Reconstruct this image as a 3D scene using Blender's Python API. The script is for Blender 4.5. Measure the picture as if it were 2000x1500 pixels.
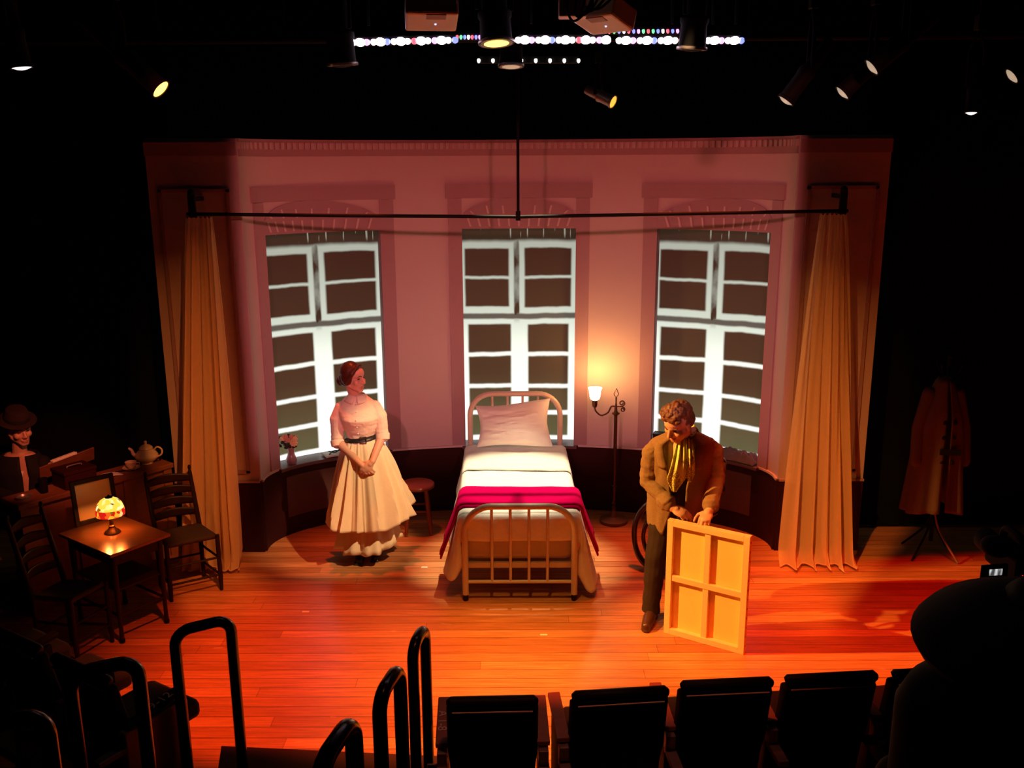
import bpy, math, random
from math import sin, cos, pi, radians as R, sqrt, atan2, exp
from mathutils import Vector as V, Matrix, Euler, noise as mn

for o in list(bpy.data.objects): bpy.data.objects.remove(o)
C = bpy.context.scene.collection
sc = bpy.context.scene

# ------------------------------------------------------------------ camera
FPX, PITCH, ROLL, YAW, EYE = 1813.12, .2359, -.0053, -.0062, 3.2
cd = bpy.data.cameras.new('camera'); cd.sensor_width = 36; cd.lens = 36*FPX/2000
cd.clip_start = .05; cd.clip_end = 60
cam = bpy.data.objects.new('camera', cd); C.objects.link(cam)
CM = Matrix.Rotation(-YAW, 4, 'Z') @ Matrix.Rotation(pi/2-PITCH, 4, 'X') @ Matrix.Rotation(ROLL, 4, 'Z')
cam.matrix_world = Matrix.Translation((0, 0, EYE)) @ CM
sc.camera = cam

# ------------------------------------------------------------------ world, exposure
w = bpy.data.worlds.new('world'); sc.world = w; w.use_nodes = True
w.node_tree.nodes['Background'].inputs[0].default_value = (.012, .002, .001, 1)
w.node_tree.nodes['Background'].inputs[1].default_value = .05
sc.view_settings.view_transform = 'Standard'; sc.view_settings.look = 'None'
sc.view_settings.exposure = 0; sc.view_settings.gamma = 1; sc.view_settings.use_curve_mapping = False

# ------------------------------------------------------------------ stage lights
def spot(name, loc, tgt, energy, col, angle, blend=.4, radius=.06):
    l = bpy.data.lights.new(name, 'SPOT'); l.energy = energy; l.color = col
    l.spot_size = R(angle); l.spot_blend = blend; l.shadow_soft_size = radius
    o = bpy.data.objects.new(name, l); C.objects.link(o); o.location = loc
    o.rotation_euler = (V(tgt)-V(loc)).to_track_quat('-Z', 'Y').to_euler(); return o
def point(name, loc, energy, col, radius=.03):
    l = bpy.data.lights.new(name, 'POINT'); l.energy = energy; l.color = col; l.shadow_soft_size = radius
    o = bpy.data.objects.new(name, l); C.objects.link(o); o.location = loc; return o
def shutter(o, cuts, grad=None):
    """framing shutters of a profile lamp or projector: cuts (x0, soft), (x1, soft), (y0, soft), (y1, soft) in slope units
    along the lamp's own axis; grad (y_full, y_end, value): the beam thins out towards its upper edge"""
    l = o.data; l.use_nodes = True; nt = l.node_tree; N = nt.nodes; L = nt.links
    tc = N.new('ShaderNodeTexCoord'); sp = N.new('ShaderNodeSeparateXYZ'); L.new(tc.outputs['Normal'], sp.inputs[0])
    ab = N.new('ShaderNodeMath'); ab.operation = 'ABSOLUTE'; L.new(sp.outputs[2], ab.inputs[0])
    acc = None; div = []
    for ax in (0, 1):
        dv = N.new('ShaderNodeMath'); dv.operation = 'DIVIDE'; L.new(sp.outputs[ax], dv.inputs[0]); L.new(ab.outputs[0], dv.inputs[1]); div.append(dv.outputs[0])
    jobs = [(div[k//2], q-w_, q+w_, k % 2, 1-k % 2) for k, (q, w_) in enumerate(cuts)]
    if grad: jobs.append((div[1], grad[0], grad[1], 1, grad[2]))
    for sck, lo, hi, v0, v1 in jobs:
        mr = N.new('ShaderNodeMapRange'); L.new(sck, mr.inputs[0])
        for i, q in enumerate((lo, hi, v0, v1)): mr.inputs[i+1].default_value = q
        if acc is None: acc = mr.outputs[0]
        else:
            mu = N.new('ShaderNodeMath'); mu.operation = 'MULTIPLY'; L.new(acc, mu.inputs[0]); L.new(mr.outputs[0], mu.inputs[1]); acc = mu.outputs[0]
    L.new(acc, N['Emission'].inputs['Strength'])
spot('bed_special', (.02, 7.40, 4.75), (.0, 7.10, .65), 1450, (1, .86, .56), 23, .55, .04)
fd = spot('front_downlight', (-.09, 5.15, 3.78), (-.09, 5.15, 0), 900, (1, .52, .09), 66, 1, .05)
fd.rotation_euler = (0, 0, 0); shutter(fd, ((-.19, .15), (.25, .15), (-.262, .02), (.32, .07)))
lk = spot('left_key', (-2.95, 5.45, 3.45), (1.20, 5.85, .98), 2200, (1, .43, .075), 29, .5, .03)
shutter(lk, ((-.125, .015), (.3, .02), (-.4, .02), (.4, .02)))
sl = spot('stage_wash_left', (-.9, 3.9, 4.9), (-.9, 3.9, 0), 1950, (1, .10, .014), 95, .5, .05)
sl.rotation_euler = (0, 0, R(-11)); shutter(sl, ((-.40, .10), (.30, .28), (.085, .02), (.45, .09)))
sr = spot('stage_wash_right', (1.3, 3.9, 4.9), (1.3, 3.9, 0), 700, (1, .085, .010), 95, .5, .05)
sr.rotation_euler = (0, 0, 0); shutter(sr, ((-.30, .28), (.40, .20), (.07, .03), (.45, .08)))
for nm, x, c0, c1, e in (('back_wash_left', -1.3, -.13, .135, 650), ('back_wash_right', 1.3, -.145, .20, 1100)):   # hung upstage, straight down
    bw_ = spot(nm, (x, 7.3, 5.2), (x, 7.3, 0), e, (1, .11, .016), 60, .5, .05)
    bw_.rotation_euler = (0, 0, 0); shutter(bw_, ((c0, .06), (c1, .02), (-.26, .11), (.09, .04)))
rw = spot('red_wash', (2.3, 3.9, 4.9), (2.3, 3.9, 0), 950, (1, .012, .001), 90, .5, .05)
rw.rotation_euler = (0, 0, R(6)); shutter(rw, ((-.17, .07), (.52, .10), (.10, .06), (.635, .010)))
spot('woman_special', (1.15, 4.75, 4.3), (-1.20, 7.08, .60), 1050, (1, .60, .30), 15, .6, .04)
spot('seat_arm_fill', (.3, 2.9, 4.9), (.25, 3.75, .7), 70, (1, .24, .13), 34, .9, .1)  # added spot standing in for bounced light on the seat arms
mz = spot('musician_fill', (-2.1, 4.7, 2.9), (-3.55, 6.80, 1.05), 260, (1, .20, .09), 23, .7, .05)  # added spot lifting the musician's face in place of bounce, no visible source
shutter(mz, ((-.165, .02), (.35, .02), (-.26, .04), (.3, .02)))
cr = spot('curtain_fill_right', (.2, 3.5, 4.6), (2.42, 7.0, 1.0), 1450, (1, .34, .06), 46, .3, .04)  # added fill to brighten the right curtain, no visible source
shutter(cr, ((-.072, .02), (.068, .012), (-.26, .04), (.05, .20)))
cl = spot('curtain_fill_left', (-.6, 3.5, 4.6), (-2.50, 7.0, 1.1), 900, (1, .28, .055), 46, .3, .04)  # added fill for the left curtain, its source is unseen
shutter(cl, ((-.060, .012), (.050, .02), (-.26, .04), (.10, .18)))
for sx in (-1, 1):          # two crossing projectors wash the bay wall
    wp = spot('wall_projector', (sx*1.2, .8, 3.95), (sx*1.2, 8, 3.95), 500, (.78, .31, .34), 86, .1, .08)
    wp.rotation_euler = (pi/2, 0, 0); lo2, hi2 = (-.515, .146) if sx > 0 else (-.146, .515)
    shutter(wp, ((lo2, .004), (hi2, .004), (-.475, .01), (-.076, .004)), (-.30, -.08, .25))
    wr = spot('wall_red_wash', (sx*1.2, .8, 3.95), (sx*1.2, 8, 3.95), 210, (1, .07, .03), 86, .1, .08)
    wr.rotation_euler = (pi/2, 0, 0); shutter(wr, ((lo2, .004), (hi2, .004), (-.44, .03), (-.076, .004)))

# ------------------------------------------------------------------ helpers
def pix(px, py, Y):
    x, y = px-1000, py-750
    x, y = (x*cos(ROLL)+y*sin(ROLL))/FPX, (-x*sin(ROLL)+y*cos(ROLL))/FPX
    yy, zz = cos(PITCH)-y*sin(PITCH), -sin(PITCH)-y*cos(PITCH)
    c, s = cos(YAW), sin(YAW); X, yy = c*x+s*yy, -s*x+c*yy
    t = Y/yy; return V((X*t, Y, EYE+zz*t))
class MB:
    def __init__(s): s.v = []; s.f = []
    def add(s, vs, fs, M=None):
        n = len(s.v)
        s.v += [(M @ V(p)) if M else V(p) for p in vs]
        s.f += [tuple(i+n for i in f) for f in fs]; return s
    def box(s, c, d, M=None, rz=0):
        x, y, z = d[0]/2, d[1]/2, d[2]/2
        vs = [V((a*x, b*y, e*z)) for e in (-1, 1) for b in (-1, 1) for a in (-1, 1)]
        if rz: m = Matrix.Rotation(rz, 3, 'Z'); vs = [m @ p for p in vs]
        vs = [p+V(c) for p in vs]
        return s.add(vs, [(0, 2, 3, 1), (4, 5, 7, 6), (0, 1, 5, 4), (2, 6, 7, 3), (0, 4, 6, 2), (1, 3, 7, 5)], M)
    def bar(s, p0, p1, wd, th, up=(0, 0, 1), M=None):
        p0, p1 = V(p0), V(p1); d = p1-p0; L = d.length; d.normalize()
        a = d.cross(V(up)); a = a.normalized() if a.length > 1e-6 else V((1, 0, 0)); b = a.cross(d)
        vs = [p+a*i*wd/2+b*j*th/2 for p in (p0, p1) for i, j in ((-1, -1), (1, -1), (1, 1), (-1, 1))]
        return s.add(vs, [(3, 2, 1, 0), (4, 5, 6, 7)]+[(i, (i+1) % 4, (i+1) % 4+4, i+4) for i in range(4)], M)
    def tube(s, path, r, n=10, closed=False, M=None, sx=1):
        path = [V(p) for p in path]; m = len(path); rr = r if isinstance(r, (list, tuple)) else [r]*m
        t0 = (path[1]-path[0]).normalized(); a = t0.orthogonal().normalized(); vs = []
        for i, p in enumerate(path):
            if closed: t = path[(i+1) % m]-path[i-1]
            else: t = path[min(i+1, m-1)]-path[max(i-1, 0)]
            t.normalize(); a = (a-t*a.dot(t)); a = a.normalized() if a.length > 1e-6 else t.orthogonal().normalized(); b = t.cross(a)
            vs += [p+(a*cos(k*2*pi/n)*sx+b*sin(k*2*pi/n))*rr[i] for k in range(n)]
        fs = []
        for i in range(m if closed else m-1):
            j = (i+1) % m
            fs += [(i*n+k, i*n+(k+1) % n, j*n+(k+1) % n, j*n+k) for k in range(n)]
        if not closed: fs += [tuple(range(n))[::-1], tuple((m-1)*n+k for k in range(n))]
        return s.add(vs, fs, M)
    def lathe(s, prof, c=(0, 0, 0), n=24, M=None, sy=1):
        vs = []; fs = []; m = len(prof)
        for r, z in prof: vs += [V((c[0]+r*cos(k*2*pi/n), c[1]+sy*r*sin(k*2*pi/n), c[2]+z)) for k in range(n)]
        for i in range(m-1): fs += [(i*n+k, i*n+(k+1) % n, (i+1)*n+(k+1) % n, (i+1)*n+k) for k in range(n)]
        fs += [tuple(range(n))[::-1], tuple((m-1)*n+k for k in range(n))]
        return s.add(vs, fs, M)
    def cap(s, p0, p1, r0, r1=None, n=12, M=None):
        r1 = r0 if r1 is None else r1
        p0, p1 = V(p0), V(p1); d = p1-p0; L = d.length
        if L < 1e-6: d = V((0, 0, 1))
        d.normalize(); path = []; rr = []
        for k in range(4): a = -pi/2+k*pi/2/4+.12; path.append(p0+d*r0*sin(a)); rr.append(r0*cos(a))
        path += [p0, p1]; rr += [r0, r1]
        for k in range(1, 5): a = k*pi/2/4-.12; path.append(p1+d*r1*sin(a)); rr.append(r1*cos(a))
        return s.tube(path, rr, n, M=M)
    def ell(s, c, r, M=None, n=14, rot=None):
        if not isinstance(r, (list, tuple)): r = (r, r, r)
        vs = []; fs = []; h = n//2
        for i in range(h+1):
            a = -pi/2+pi*i/h; ca = max(cos(a), .02)
            for k in range(n):
                p = V((r[0]*ca*cos(2*pi*k/n), r[1]*ca*sin(2*pi*k/n), r[2]*sin(a)))
                if rot is not None: p = rot @ p
                vs.append(p+V(c))
        for i in range(h): fs += [(i*n+k, i*n+(k+1) % n, (i+1)*n+(k+1) % n, (i+1)*n+k) for k in range(n)]
        fs += [tuple(range(n))[::-1], tuple(h*n+k for k in range(n))]
        return s.add(vs, fs, M)
    def loft(s, rings, n=28, M=None, ex=2.0, caps=True):
        """rings: (centre, rx, ry, tilt matrix or None)"""
        vs = []; fs = []
        for rg in rings:
            c, rx, ry = V(rg[0]), rg[1], rg[2]; T = rg[3] if len(rg) > 3 else None
            for k in range(n):
                a = 2*pi*k/n; ca, sa = cos(a), sin(a)
                p = V((rx*math.copysign(abs(ca)**(2/ex), ca), ry*math.copysign(abs(sa)**(2/ex), sa), 0))
                vs.append(c+(T @ p if T else p))
        m = len(rings)
        for i in range(m-1): fs += [(i*n+k, i*n+(k+1) % n, (i+1)*n+(k+1) % n, (i+1)*n+k) for k in range(n)]
        if caps: fs += [tuple(range(n))[::-1], tuple((m-1)*n+k for k in range(n))]
        return s.add(vs, fs, M)
    def grid(s, fn, nu, nv, close=False, M=None):
        vs = [fn(i/(nu if close else nu-1), j/(nv-1)) for j in range(nv) for i in range(nu)]
        fs = [(j*nu+i, j*nu+(i+1) % nu, (j+1)*nu+(i+1) % nu, (j+1)*nu+i) for j in range(nv-1) for i in range(nu if close else nu-1)]
        return s.add(vs, fs, M)
    def slab(s, P, t0, t1, z0, z1, o0, o1, n=16):
        """solid piece of a curved wall: P(t, off, z); z0/z1 numbers or functions of t"""
        f = lambda z, t: z(t) if callable(z) else z
        vs = []
        for i in range(n+1):
            t = t0+(t1-t0)*i/n
            vs += [P(t, o0, f(z0, t)), P(t, o1, f(z0, t)), P(t, o1, f(z1, t)), P(t, o0, f(z1, t))]
        fs = [(i*4+k, i*4+(k+1) % 4, i*4+4+(k+1) % 4, i*4+4+k) for i in range(n) for k in range(4)]
        fs += [(3, 2, 1, 0), (n*4, n*4+1, n*4+2, n*4+3)]
        return s.add(vs, fs)
    def build(s, name, mat, parent=None, smooth=True, bevel=0, solid=0, subs=0, remesh=0, sm=0, flat=False, local=False, disp=None):
        me = bpy.data.meshes.new(name)
        vs = s.v
        if parent is not None and not local:
            inv = world_of(parent).inverted(); vs = [inv @ p for p in vs]
        me.from_pydata([tuple(p) for p in vs], [], s.f); me.update()
        import bmesh
        bm = bmesh.new(); bm.from_mesh(me); bmesh.ops.recalc_face_normals(bm, faces=bm.faces); bm.to_mesh(me); bm.free()
        o = bpy.data.objects.new(name, me); C.objects.link(o)
        me.materials.append(mat)
        if parent is not None: o.parent = parent
        if remesh or disp:
            if remesh:
                m = o.modifiers.new('r', 'REMESH'); m.mode = 'VOXEL'; m.voxel_size = remesh
            if sm:
                m = o.modifiers.new('s', 'SMOOTH'); m.factor = .5; m.iterations = sm
            dg = bpy.context.evaluated_depsgraph_get(); nm = bpy.data.meshes.new_from_object(o.evaluated_get(dg))
            o.modifiers.clear(); o.data = nm; nm.name = name
            if not nm.materials: nm.materials.append(mat)
            if disp:
                for vtx in nm.vertices:
                    vtx.co += vtx.normal*disp(vtx.co)
        if solid: m = o.modifiers.new('t', 'SOLIDIFY'); m.thickness = solid; m.offset = 0
        if bevel: m = o.modifiers.new('b', 'BEVEL'); m.width = bevel; m.segments = 2; m.limit_method = 'ANGLE'
        if subs: m = o.modifiers.new('d', 'SUBSURF'); m.levels = subs; m.render_levels = subs
        if smooth and not flat:
            o.data.polygons.foreach_set('use_smooth', [True]*len(o.data.polygons))
            try:
                o.data.set_sharp_from_angle(angle=R(42))
            except Exception: pass
        return o
def world_of(o):
    m = Matrix.LocRotScale(o.location, o.rotation_euler, o.scale)
    while o.parent: o = o.parent; m = Matrix.LocRotScale(o.location, o.rotation_euler, o.scale) @ m
    return m
def tag(o, label=None, cat=None, group=None, kind=None):
    if label: o['label'] = label
    if cat: o['category'] = cat
    if group: o['group'] = group
    if kind: o['kind'] = kind
    return o
def thing(name, label, cat, loc=(0, 0, 0), rz=0, group=None):
    o = bpy.data.objects.new(name, None); C.objects.link(o); o.location = loc; o.rotation_euler = (0, 0, rz)
    o.empty_display_size = .1
    return tag(o, label, cat, group)
def struct(o): o['kind'] = 'structure'; return o
def copy_tree(o, parent=None):
    c = o.copy(); C.objects.link(c)
    if parent: c.parent = parent
    for ch in [x for x in C.objects if x.parent == o]: copy_tree(ch, c)
    return c
def frame(fwd, up=(0, 0, 1)):
    """3x3 with local y = fwd, z close to up"""
    y = V(fwd).normalized(); x = y.cross(V(up)).normalized(); z = x.cross(y)
    return Matrix((x, y, z)).transposed()
def catmull(pts, k=8):
    pts = [V(p) for p in pts]; out = []
    for i in range(len(pts)-1):
        p0, p1, p2, p3 = pts[max(i-1, 0)], pts[i], pts[i+1], pts[min(i+2, len(pts)-1)]
        for j in range(k):
            t = j/k
            out.append(.5*((2*p1)+(p2-p0)*t+(2*p0-5*p1+4*p2-p3)*t*t+(3*p1-p0-3*p2+p3)*t**3))
    return out+[pts[-1]]
def text(body, size, mat, parent, M, name='lettering'):
    cu = bpy.data.curves.new(name, 'FONT'); cu.body = body; cu.size = size; cu.align_x = 'CENTER'; cu.align_y = 'CENTER'; cu.extrude = .0006
    t = bpy.data.objects.new(name, cu); C.objects.link(t)
    me = bpy.data.meshes.new_from_object(t.evaluated_get(bpy.context.evaluated_depsgraph_get())); bpy.data.objects.remove(t)
    me.transform(world_of(parent).inverted() @ M); me.materials.clear(); me.materials.append(mat)
    o = bpy.data.objects.new(name, me); C.objects.link(o); o.parent = parent; return o

# ------------------------------------------------------------------ materials
def mat(name, col, rough=.6, var=.15, scale=9, metal=0, bump=0, bscale=40, spec=.4, stretch=(1, 1, 1), emit=None, es=0, coat=0):
    m = bpy.data.materials.new(name); m.use_nodes = True; nt = m.node_tree; N = nt.nodes; L = nt.links
    b = N['Principled BSDF']; b.inputs['Roughness'].default_value = rough; b.inputs['Metallic'].default_value = metal
    b.inputs['Specular IOR Level'].default_value = spec
    if coat: b.inputs['Coat Weight'].default_value = coat; b.inputs['Coat Roughness'].default_value = .12
    tc = N.new('ShaderNodeTexCoord'); mp = N.new('ShaderNodeMapping'); mp.inputs['Scale'].default_value = stretch
    L.new(tc.outputs['Object'], mp.inputs['Vector'])
    nz = N.new('ShaderNodeTexNoise'); nz.inputs['Scale'].default_value = scale; nz.inputs['Detail'].default_value = 5
    L.new(mp.outputs[0], nz.inputs['Vector'])
    mx = N.new('ShaderNodeMix'); mx.data_type = 'RGBA'
    mx.inputs['A'].default_value = (*[max(c*(1-var), 0) for c in col], 1); mx.inputs['B'].default_value = (*[min(c*(1+var), 1) for c in col], 1)
    L.new(nz.outputs['Fac'], mx.inputs['Factor']); L.new(mx.outputs['Result'], b.inputs['Base Color'])
    if bump:
        n2 = N.new('ShaderNodeTexNoise'); n2.inputs['Scale'].default_value = bscale; n2.inputs['Detail'].default_value = 4
        L.new(mp.outputs[0], n2.inputs['Vector'])
        bp = N.new('ShaderNodeBump'); bp.inputs['Strength'].default_value = bump; bp.inputs['Distance'].default_value = .01
        L.new(n2.outputs['Fac'], bp.inputs['Height']); L.new(bp.outputs[0], b.inputs['Normal'])
    if emit:
        b.inputs['Emission Color'].default_value = (*emit, 1); b.inputs['Emission Strength'].default_value = es
    return m
def floor_mat():
    m = mat('floor_boards', (.5, .24, .1), .34); nt = m.node_tree; N = nt.nodes; L = nt.links; b = N['Principled BSDF']
    tc = N.new('ShaderNodeTexCoord'); sp = N.new('ShaderNodeSeparateXYZ'); L.new(tc.outputs['Object'], sp.inputs[0])
    def mth(op, *a):
        n = N.new('ShaderNodeMath'); n.operation = op
        for i, x in enumerate(a):
            if isinstance(x, (int, float)): n.inputs[i].default_value = x
            else: L.new(x, n.inputs[i])
        return n.outputs[0]
    def rnd_(sock):
        n = N.new('ShaderNodeTexWhiteNoise'); n.noise_dimensions = '1D'; L.new(sock, n.inputs['W']); return n.outputs['Value']
    ry = mth('DIVIDE', sp.outputs[1], .104); row = mth('FLOOR', ry); fy = mth('FRACT', ry)
    rx = mth('ADD', mth('DIVIDE', sp.outputs[0], 3.1), mth('MULTIPLY', rnd_(row), 9.0)); col = mth('FLOOR', rx); fx = mth('FRACT', rx)
    tone = rnd_(mth('ADD', mth('MULTIPLY', row, 17.31), mth('MULTIPLY', col, 3.77)))
    gapy = mth('MAXIMUM', mth('LESS_THAN', fy, .036), mth('GREATER_THAN', fy, .964)); gapx = mth('LESS_THAN', fx, .0012); gap = mth('MAXIMUM', gapy, gapx)
    tr = N.new('ShaderNodeMix'); tr.data_type = 'RGBA'; tr.inputs['A'].default_value = (.42, .15, .048, 1); tr.inputs['B'].default_value = (.64, .27, .10, 1); L.new(tone, tr.inputs['Factor'])
    bt = N.new('ShaderNodeMix'); bt.data_type = 'RGBA'; bt.inputs['B'].default_value = (.06, .018, .006, 1); L.new(mth('MULTIPLY', gap, .62), bt.inputs['Factor']); L.new(tr.outputs['Result'], bt.inputs['A'])
    mp = N.new('ShaderNodeMapping'); mp.inputs['Scale'].default_value = (1.3, 26, 1); L.new(tc.outputs['Object'], mp.inputs['Vector'])
    nz = N.new('ShaderNodeTexNoise'); nz.inputs['Scale'].default_value = 2.2; nz.inputs['Detail'].default_value = 9; nz.inputs['Roughness'].default_value = .65
    L.new(mp.outputs[0], nz.inputs['Vector'])
    rp = N.new('ShaderNodeValToRGB'); rp.color_ramp.elements[0].position = .28; rp.color_ramp.elements[0].color = (.36, .28, .24, 1)
    rp.color_ramp.elements[1].position = .68; rp.color_ramp.elements[1].color = (1.1, 1.1, 1.1, 1); L.new(nz.outputs['Fac'], rp.inputs[0])
    mx = N.new('ShaderNodeMix'); mx.data_type = 'RGBA'; mx.blend_type = 'MULTIPLY'; mx.inputs['Factor'].default_value = .8
    L.new(bt.outputs['Result'], mx.inputs['A']); L.new(rp.outputs[0], mx.inputs['B'])
    # scuffs
    n3 = N.new('ShaderNodeTexNoise'); n3.inputs['Scale'].default_value = 3.5; n3.inputs['Detail'].default_value = 8
    mp3 = N.new('ShaderNodeMapping'); mp3.inputs['Scale'].default_value = (1.5, 5, 1); L.new(tc.outputs['Object'], mp3.inputs['Vector']); L.new(mp3.outputs[0], n3.inputs['Vector'])
    r3 = N.new('ShaderNodeValToRGB'); r3.color_ramp.elements[0].position = .68; r3.color_ramp.elements[0].color = (0, 0, 0, 1); r3.color_ramp.elements[1].position = .76; r3.color_ramp.elements[1].color = (.5, .5, .5, 1)
    L.new(n3.outputs['Fac'], r3.inputs[0])
    m2 = N.new('ShaderNodeMix'); m2.data_type = 'RGBA'; m2.inputs['B'].default_value = (.68, .42, .25, 1)
    L.new(r3.outputs[0], m2.inputs['Factor']); L.new(mx.outputs['Result'], m2.inputs['A']); L.new(m2.outputs['Result'], b.inputs['Base Color'])
    bp = N.new('ShaderNodeBump'); bp.inputs['Strength'].default_value = .25; bp.inputs['Distance'].default_value = .004
    inv = N.new('ShaderNodeMath'); inv.operation = 'SUBTRACT'; inv.inputs[0].default_value = 1; L.new(gap, inv.inputs[1]); L.new(inv.outputs[0], bp.inputs['Height'])
    L.new(bp.outputs[0], b.inputs['Normal'])
    return m
def sheer_mat(name, col, op):
    m = bpy.data.materials.new(name); m.use_nodes = True; nt = m.node_tree; N = nt.nodes; L = nt.links
    N.remove(N['Principled BSDF']); out = N['Material Output']
    d = N.new('ShaderNodeBsdfDiffuse'); d.inputs[0].default_value = (*col, 1); tl = N.new('ShaderNodeBsdfTranslucent'); tl.inputs[0].default_value = (*col, 1)
    a = N.new('ShaderNodeMixShader'); a.inputs[0].default_value = .35; L.new(d.outputs[0], a.inputs[1]); L.new(tl.outputs[0], a.inputs[2])
    tr = N.new('ShaderNodeBsdfTransparent'); mx = N.new('ShaderNodeMixShader')
    lw = N.new('ShaderNodeLayerWeight'); lw.inputs[0].default_value = .35; mr = N.new('ShaderNodeMapRange')
    mr.inputs['To Min'].default_value = op; mr.inputs['To Max'].default_value = min(1, op+.45)
    L.new(lw.outputs['Facing'], mr.inputs[0]); L.new(mr.outputs[0], mx.inputs[0]); L.new(tr.outputs[0], mx.inputs[1]); L.new(a.outputs[0], mx.inputs[2])
    L.new(mx.outputs[0], out.inputs[0]); return m
def screen_mat():
    """hand-drawn casement window image on a lit screen; UV 0..1"""
    m = bpy.data.materials.new('projected_window_image'); m.use_nodes = True; nt = m.node_tree; N = nt.nodes; L = nt.links
    b = N['Principled BSDF']
    uv = N.new('ShaderNodeUVMap'); nz = N.new('ShaderNodeTexNoise'); nz.inputs['Scale'].default_value = 3.2; nz.inputs['Detail'].default_value = 4
    L.new(uv.outputs[0], nz.inputs['Vector'])
    sb = N.new('ShaderNodeVectorMath'); sb.operation = 'SUBTRACT'; sb.inputs[1].default_value = (.5, .5, .5); L.new(nz.outputs['Color'], sb.inputs[0])
    sl = N.new('ShaderNodeVectorMath'); sl.operation = 'SCALE'; sl.inputs['Scale'].default_value = .020; L.new(sb.outputs[0], sl.inputs[0])
    ad = N.new('ShaderNodeVectorMath'); ad.operation = 'ADD'; L.new(uv.outputs[0], ad.inputs[0]); L.new(sl.outputs[0], ad.inputs[1])
    sp = N.new('ShaderNodeSeparateXYZ'); L.new(ad.outputs[0], sp.inputs[0])
    def mth(op, a, c=None):
        n = N.new('ShaderNodeMath'); n.operation = op
        for i, x in enumerate((a, c)):
            if x is None: continue
            if isinstance(x, (int, float)): n.inputs[i].default_value = x
            else: L.new(x, n.inputs[i])
        return n.outputs[0]
    def band(s, lo, hi, soft):
        n = N.new('ShaderNodeMapRange'); n.interpolation_type = 'SMOOTHSTEP'; L.new(s, n.inputs[0]); n.inputs[1].default_value = lo-soft; n.inputs[2].default_value = lo+soft
        k = N.new('ShaderNodeMapRange'); k.interpolation_type = 'SMOOTHSTEP'; L.new(s, k.inputs[0]); k.inputs[1].default_value = hi-soft; k.inputs[2].default_value = hi+soft; k.inputs[3].default_value = 1; k.inputs[4].default_value = 0
        return mth('MULTIPLY', n.outputs[0], k.outputs[0])
    U, Vv = sp.outputs[0], sp.outputs[1]
    def rect(u0, u1, v0, v1): return mth('MULTIPLY', band(U, u0, u1, .012), band(Vv, v0, v1, .006))
    acc = None
    for u0, u1, v0, v1 in ((.022, .412, .640, .768), (.022, .412, .780, .908), (.548, .960, .636, .768), (.548, .960, .780, .908),
                           (.045, .425, .425, .558), (.578, .940, .425, .558), (.045, .425, .272, .406), (.578, .940, .272, .406),
                           (.045, .425, .146, .254), (.578, .940, .146, .254), (.045, .425, .022, .126), (.578, .940, .022, .126)):
        r = rect(u0, u1, v0, v1); acc = r if acc is None else mth('MAXIMUM', acc, r)
    dark = mth('MAXIMUM', band(Vv, .94, 1.2, .012), mth('MULTIPLY', band(Vv, .582, .608, .006), .9))
    n2 = N.new('ShaderNodeTexNoise'); n2.inputs['Scale'].default_value = 9; n2.inputs['Detail'].default_value = 6; L.new(uv.outputs[0], n2.inputs['Vector'])
    gap = mth('MULTIPLY', mth('MULTIPLY', band(U, .455, .503, .010), band(Vv, .585, .97, .03)), mth('MULTIPLY', n2.outputs['Fac'], 1.75))
    dark = mth('MINIMUM', mth('MAXIMUM', dark, gap), 1)
    # drips of paint at the head
    mp = N.new('ShaderNodeMapping'); mp.inputs['Scale'].default_value = (34, 2, 1); L.new(uv.outputs[0], mp.inputs[0])
    n3 = N.new('ShaderNodeTexNoise'); n3.inputs['Scale'].default_value = 1; L.new(mp.outputs[0], n3.inputs['Vector'])
    drip = mth('MULTIPLY', mth('MULTIPLY', mth('GREATER_THAN', n3.outputs['Fac'], .6), band(Vv, .962, 1.1, .015)), .4)
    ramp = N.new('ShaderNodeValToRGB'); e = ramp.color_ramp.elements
    e[0].position = 0; e[0].color = (1.0, 1.0, .93, 1); e[1].position = .92; e[1].color = (.33, .36, .30, 1)  # frames brighten downwards: bloom of the projection put into the emission colour
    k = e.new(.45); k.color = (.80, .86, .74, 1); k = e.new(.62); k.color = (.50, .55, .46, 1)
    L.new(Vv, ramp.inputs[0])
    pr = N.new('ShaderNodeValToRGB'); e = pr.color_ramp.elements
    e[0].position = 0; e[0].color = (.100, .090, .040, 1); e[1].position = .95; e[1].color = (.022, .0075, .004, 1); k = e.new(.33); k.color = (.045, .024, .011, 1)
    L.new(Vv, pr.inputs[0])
    dk = N.new('ShaderNodeMix'); dk.data_type = 'RGBA'; L.new(dark, dk.inputs['Factor']); L.new(ramp.outputs[0], dk.inputs['A']); dk.inputs['B'].default_value = (.022, .014, .008, 1)
    pn = N.new('ShaderNodeMix'); pn.data_type = 'RGBA'; L.new(acc, pn.inputs['Factor']); L.new(dk.outputs['Result'], pn.inputs['A']); L.new(pr.outputs[0], pn.inputs['B'])
    dp = N.new('ShaderNodeMix'); dp.data_type = 'RGBA'; L.new(drip, dp.inputs['Factor']); L.new(pn.outputs['Result'], dp.inputs['A']); dp.inputs['B'].default_value = (.5, .5, .4, 1)
    b.inputs['Base Color'].default_value = (.05, .04, .035, 1); b.inputs['Roughness'].default_value = .9; b.inputs['Specular IOR Level'].default_value = .05
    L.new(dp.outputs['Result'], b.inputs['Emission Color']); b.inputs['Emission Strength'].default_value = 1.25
    return m
def glow(name, col, s, base=(.5, .5, .5)):
    return mat(name, base, .4, emit=col, es=s)
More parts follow.
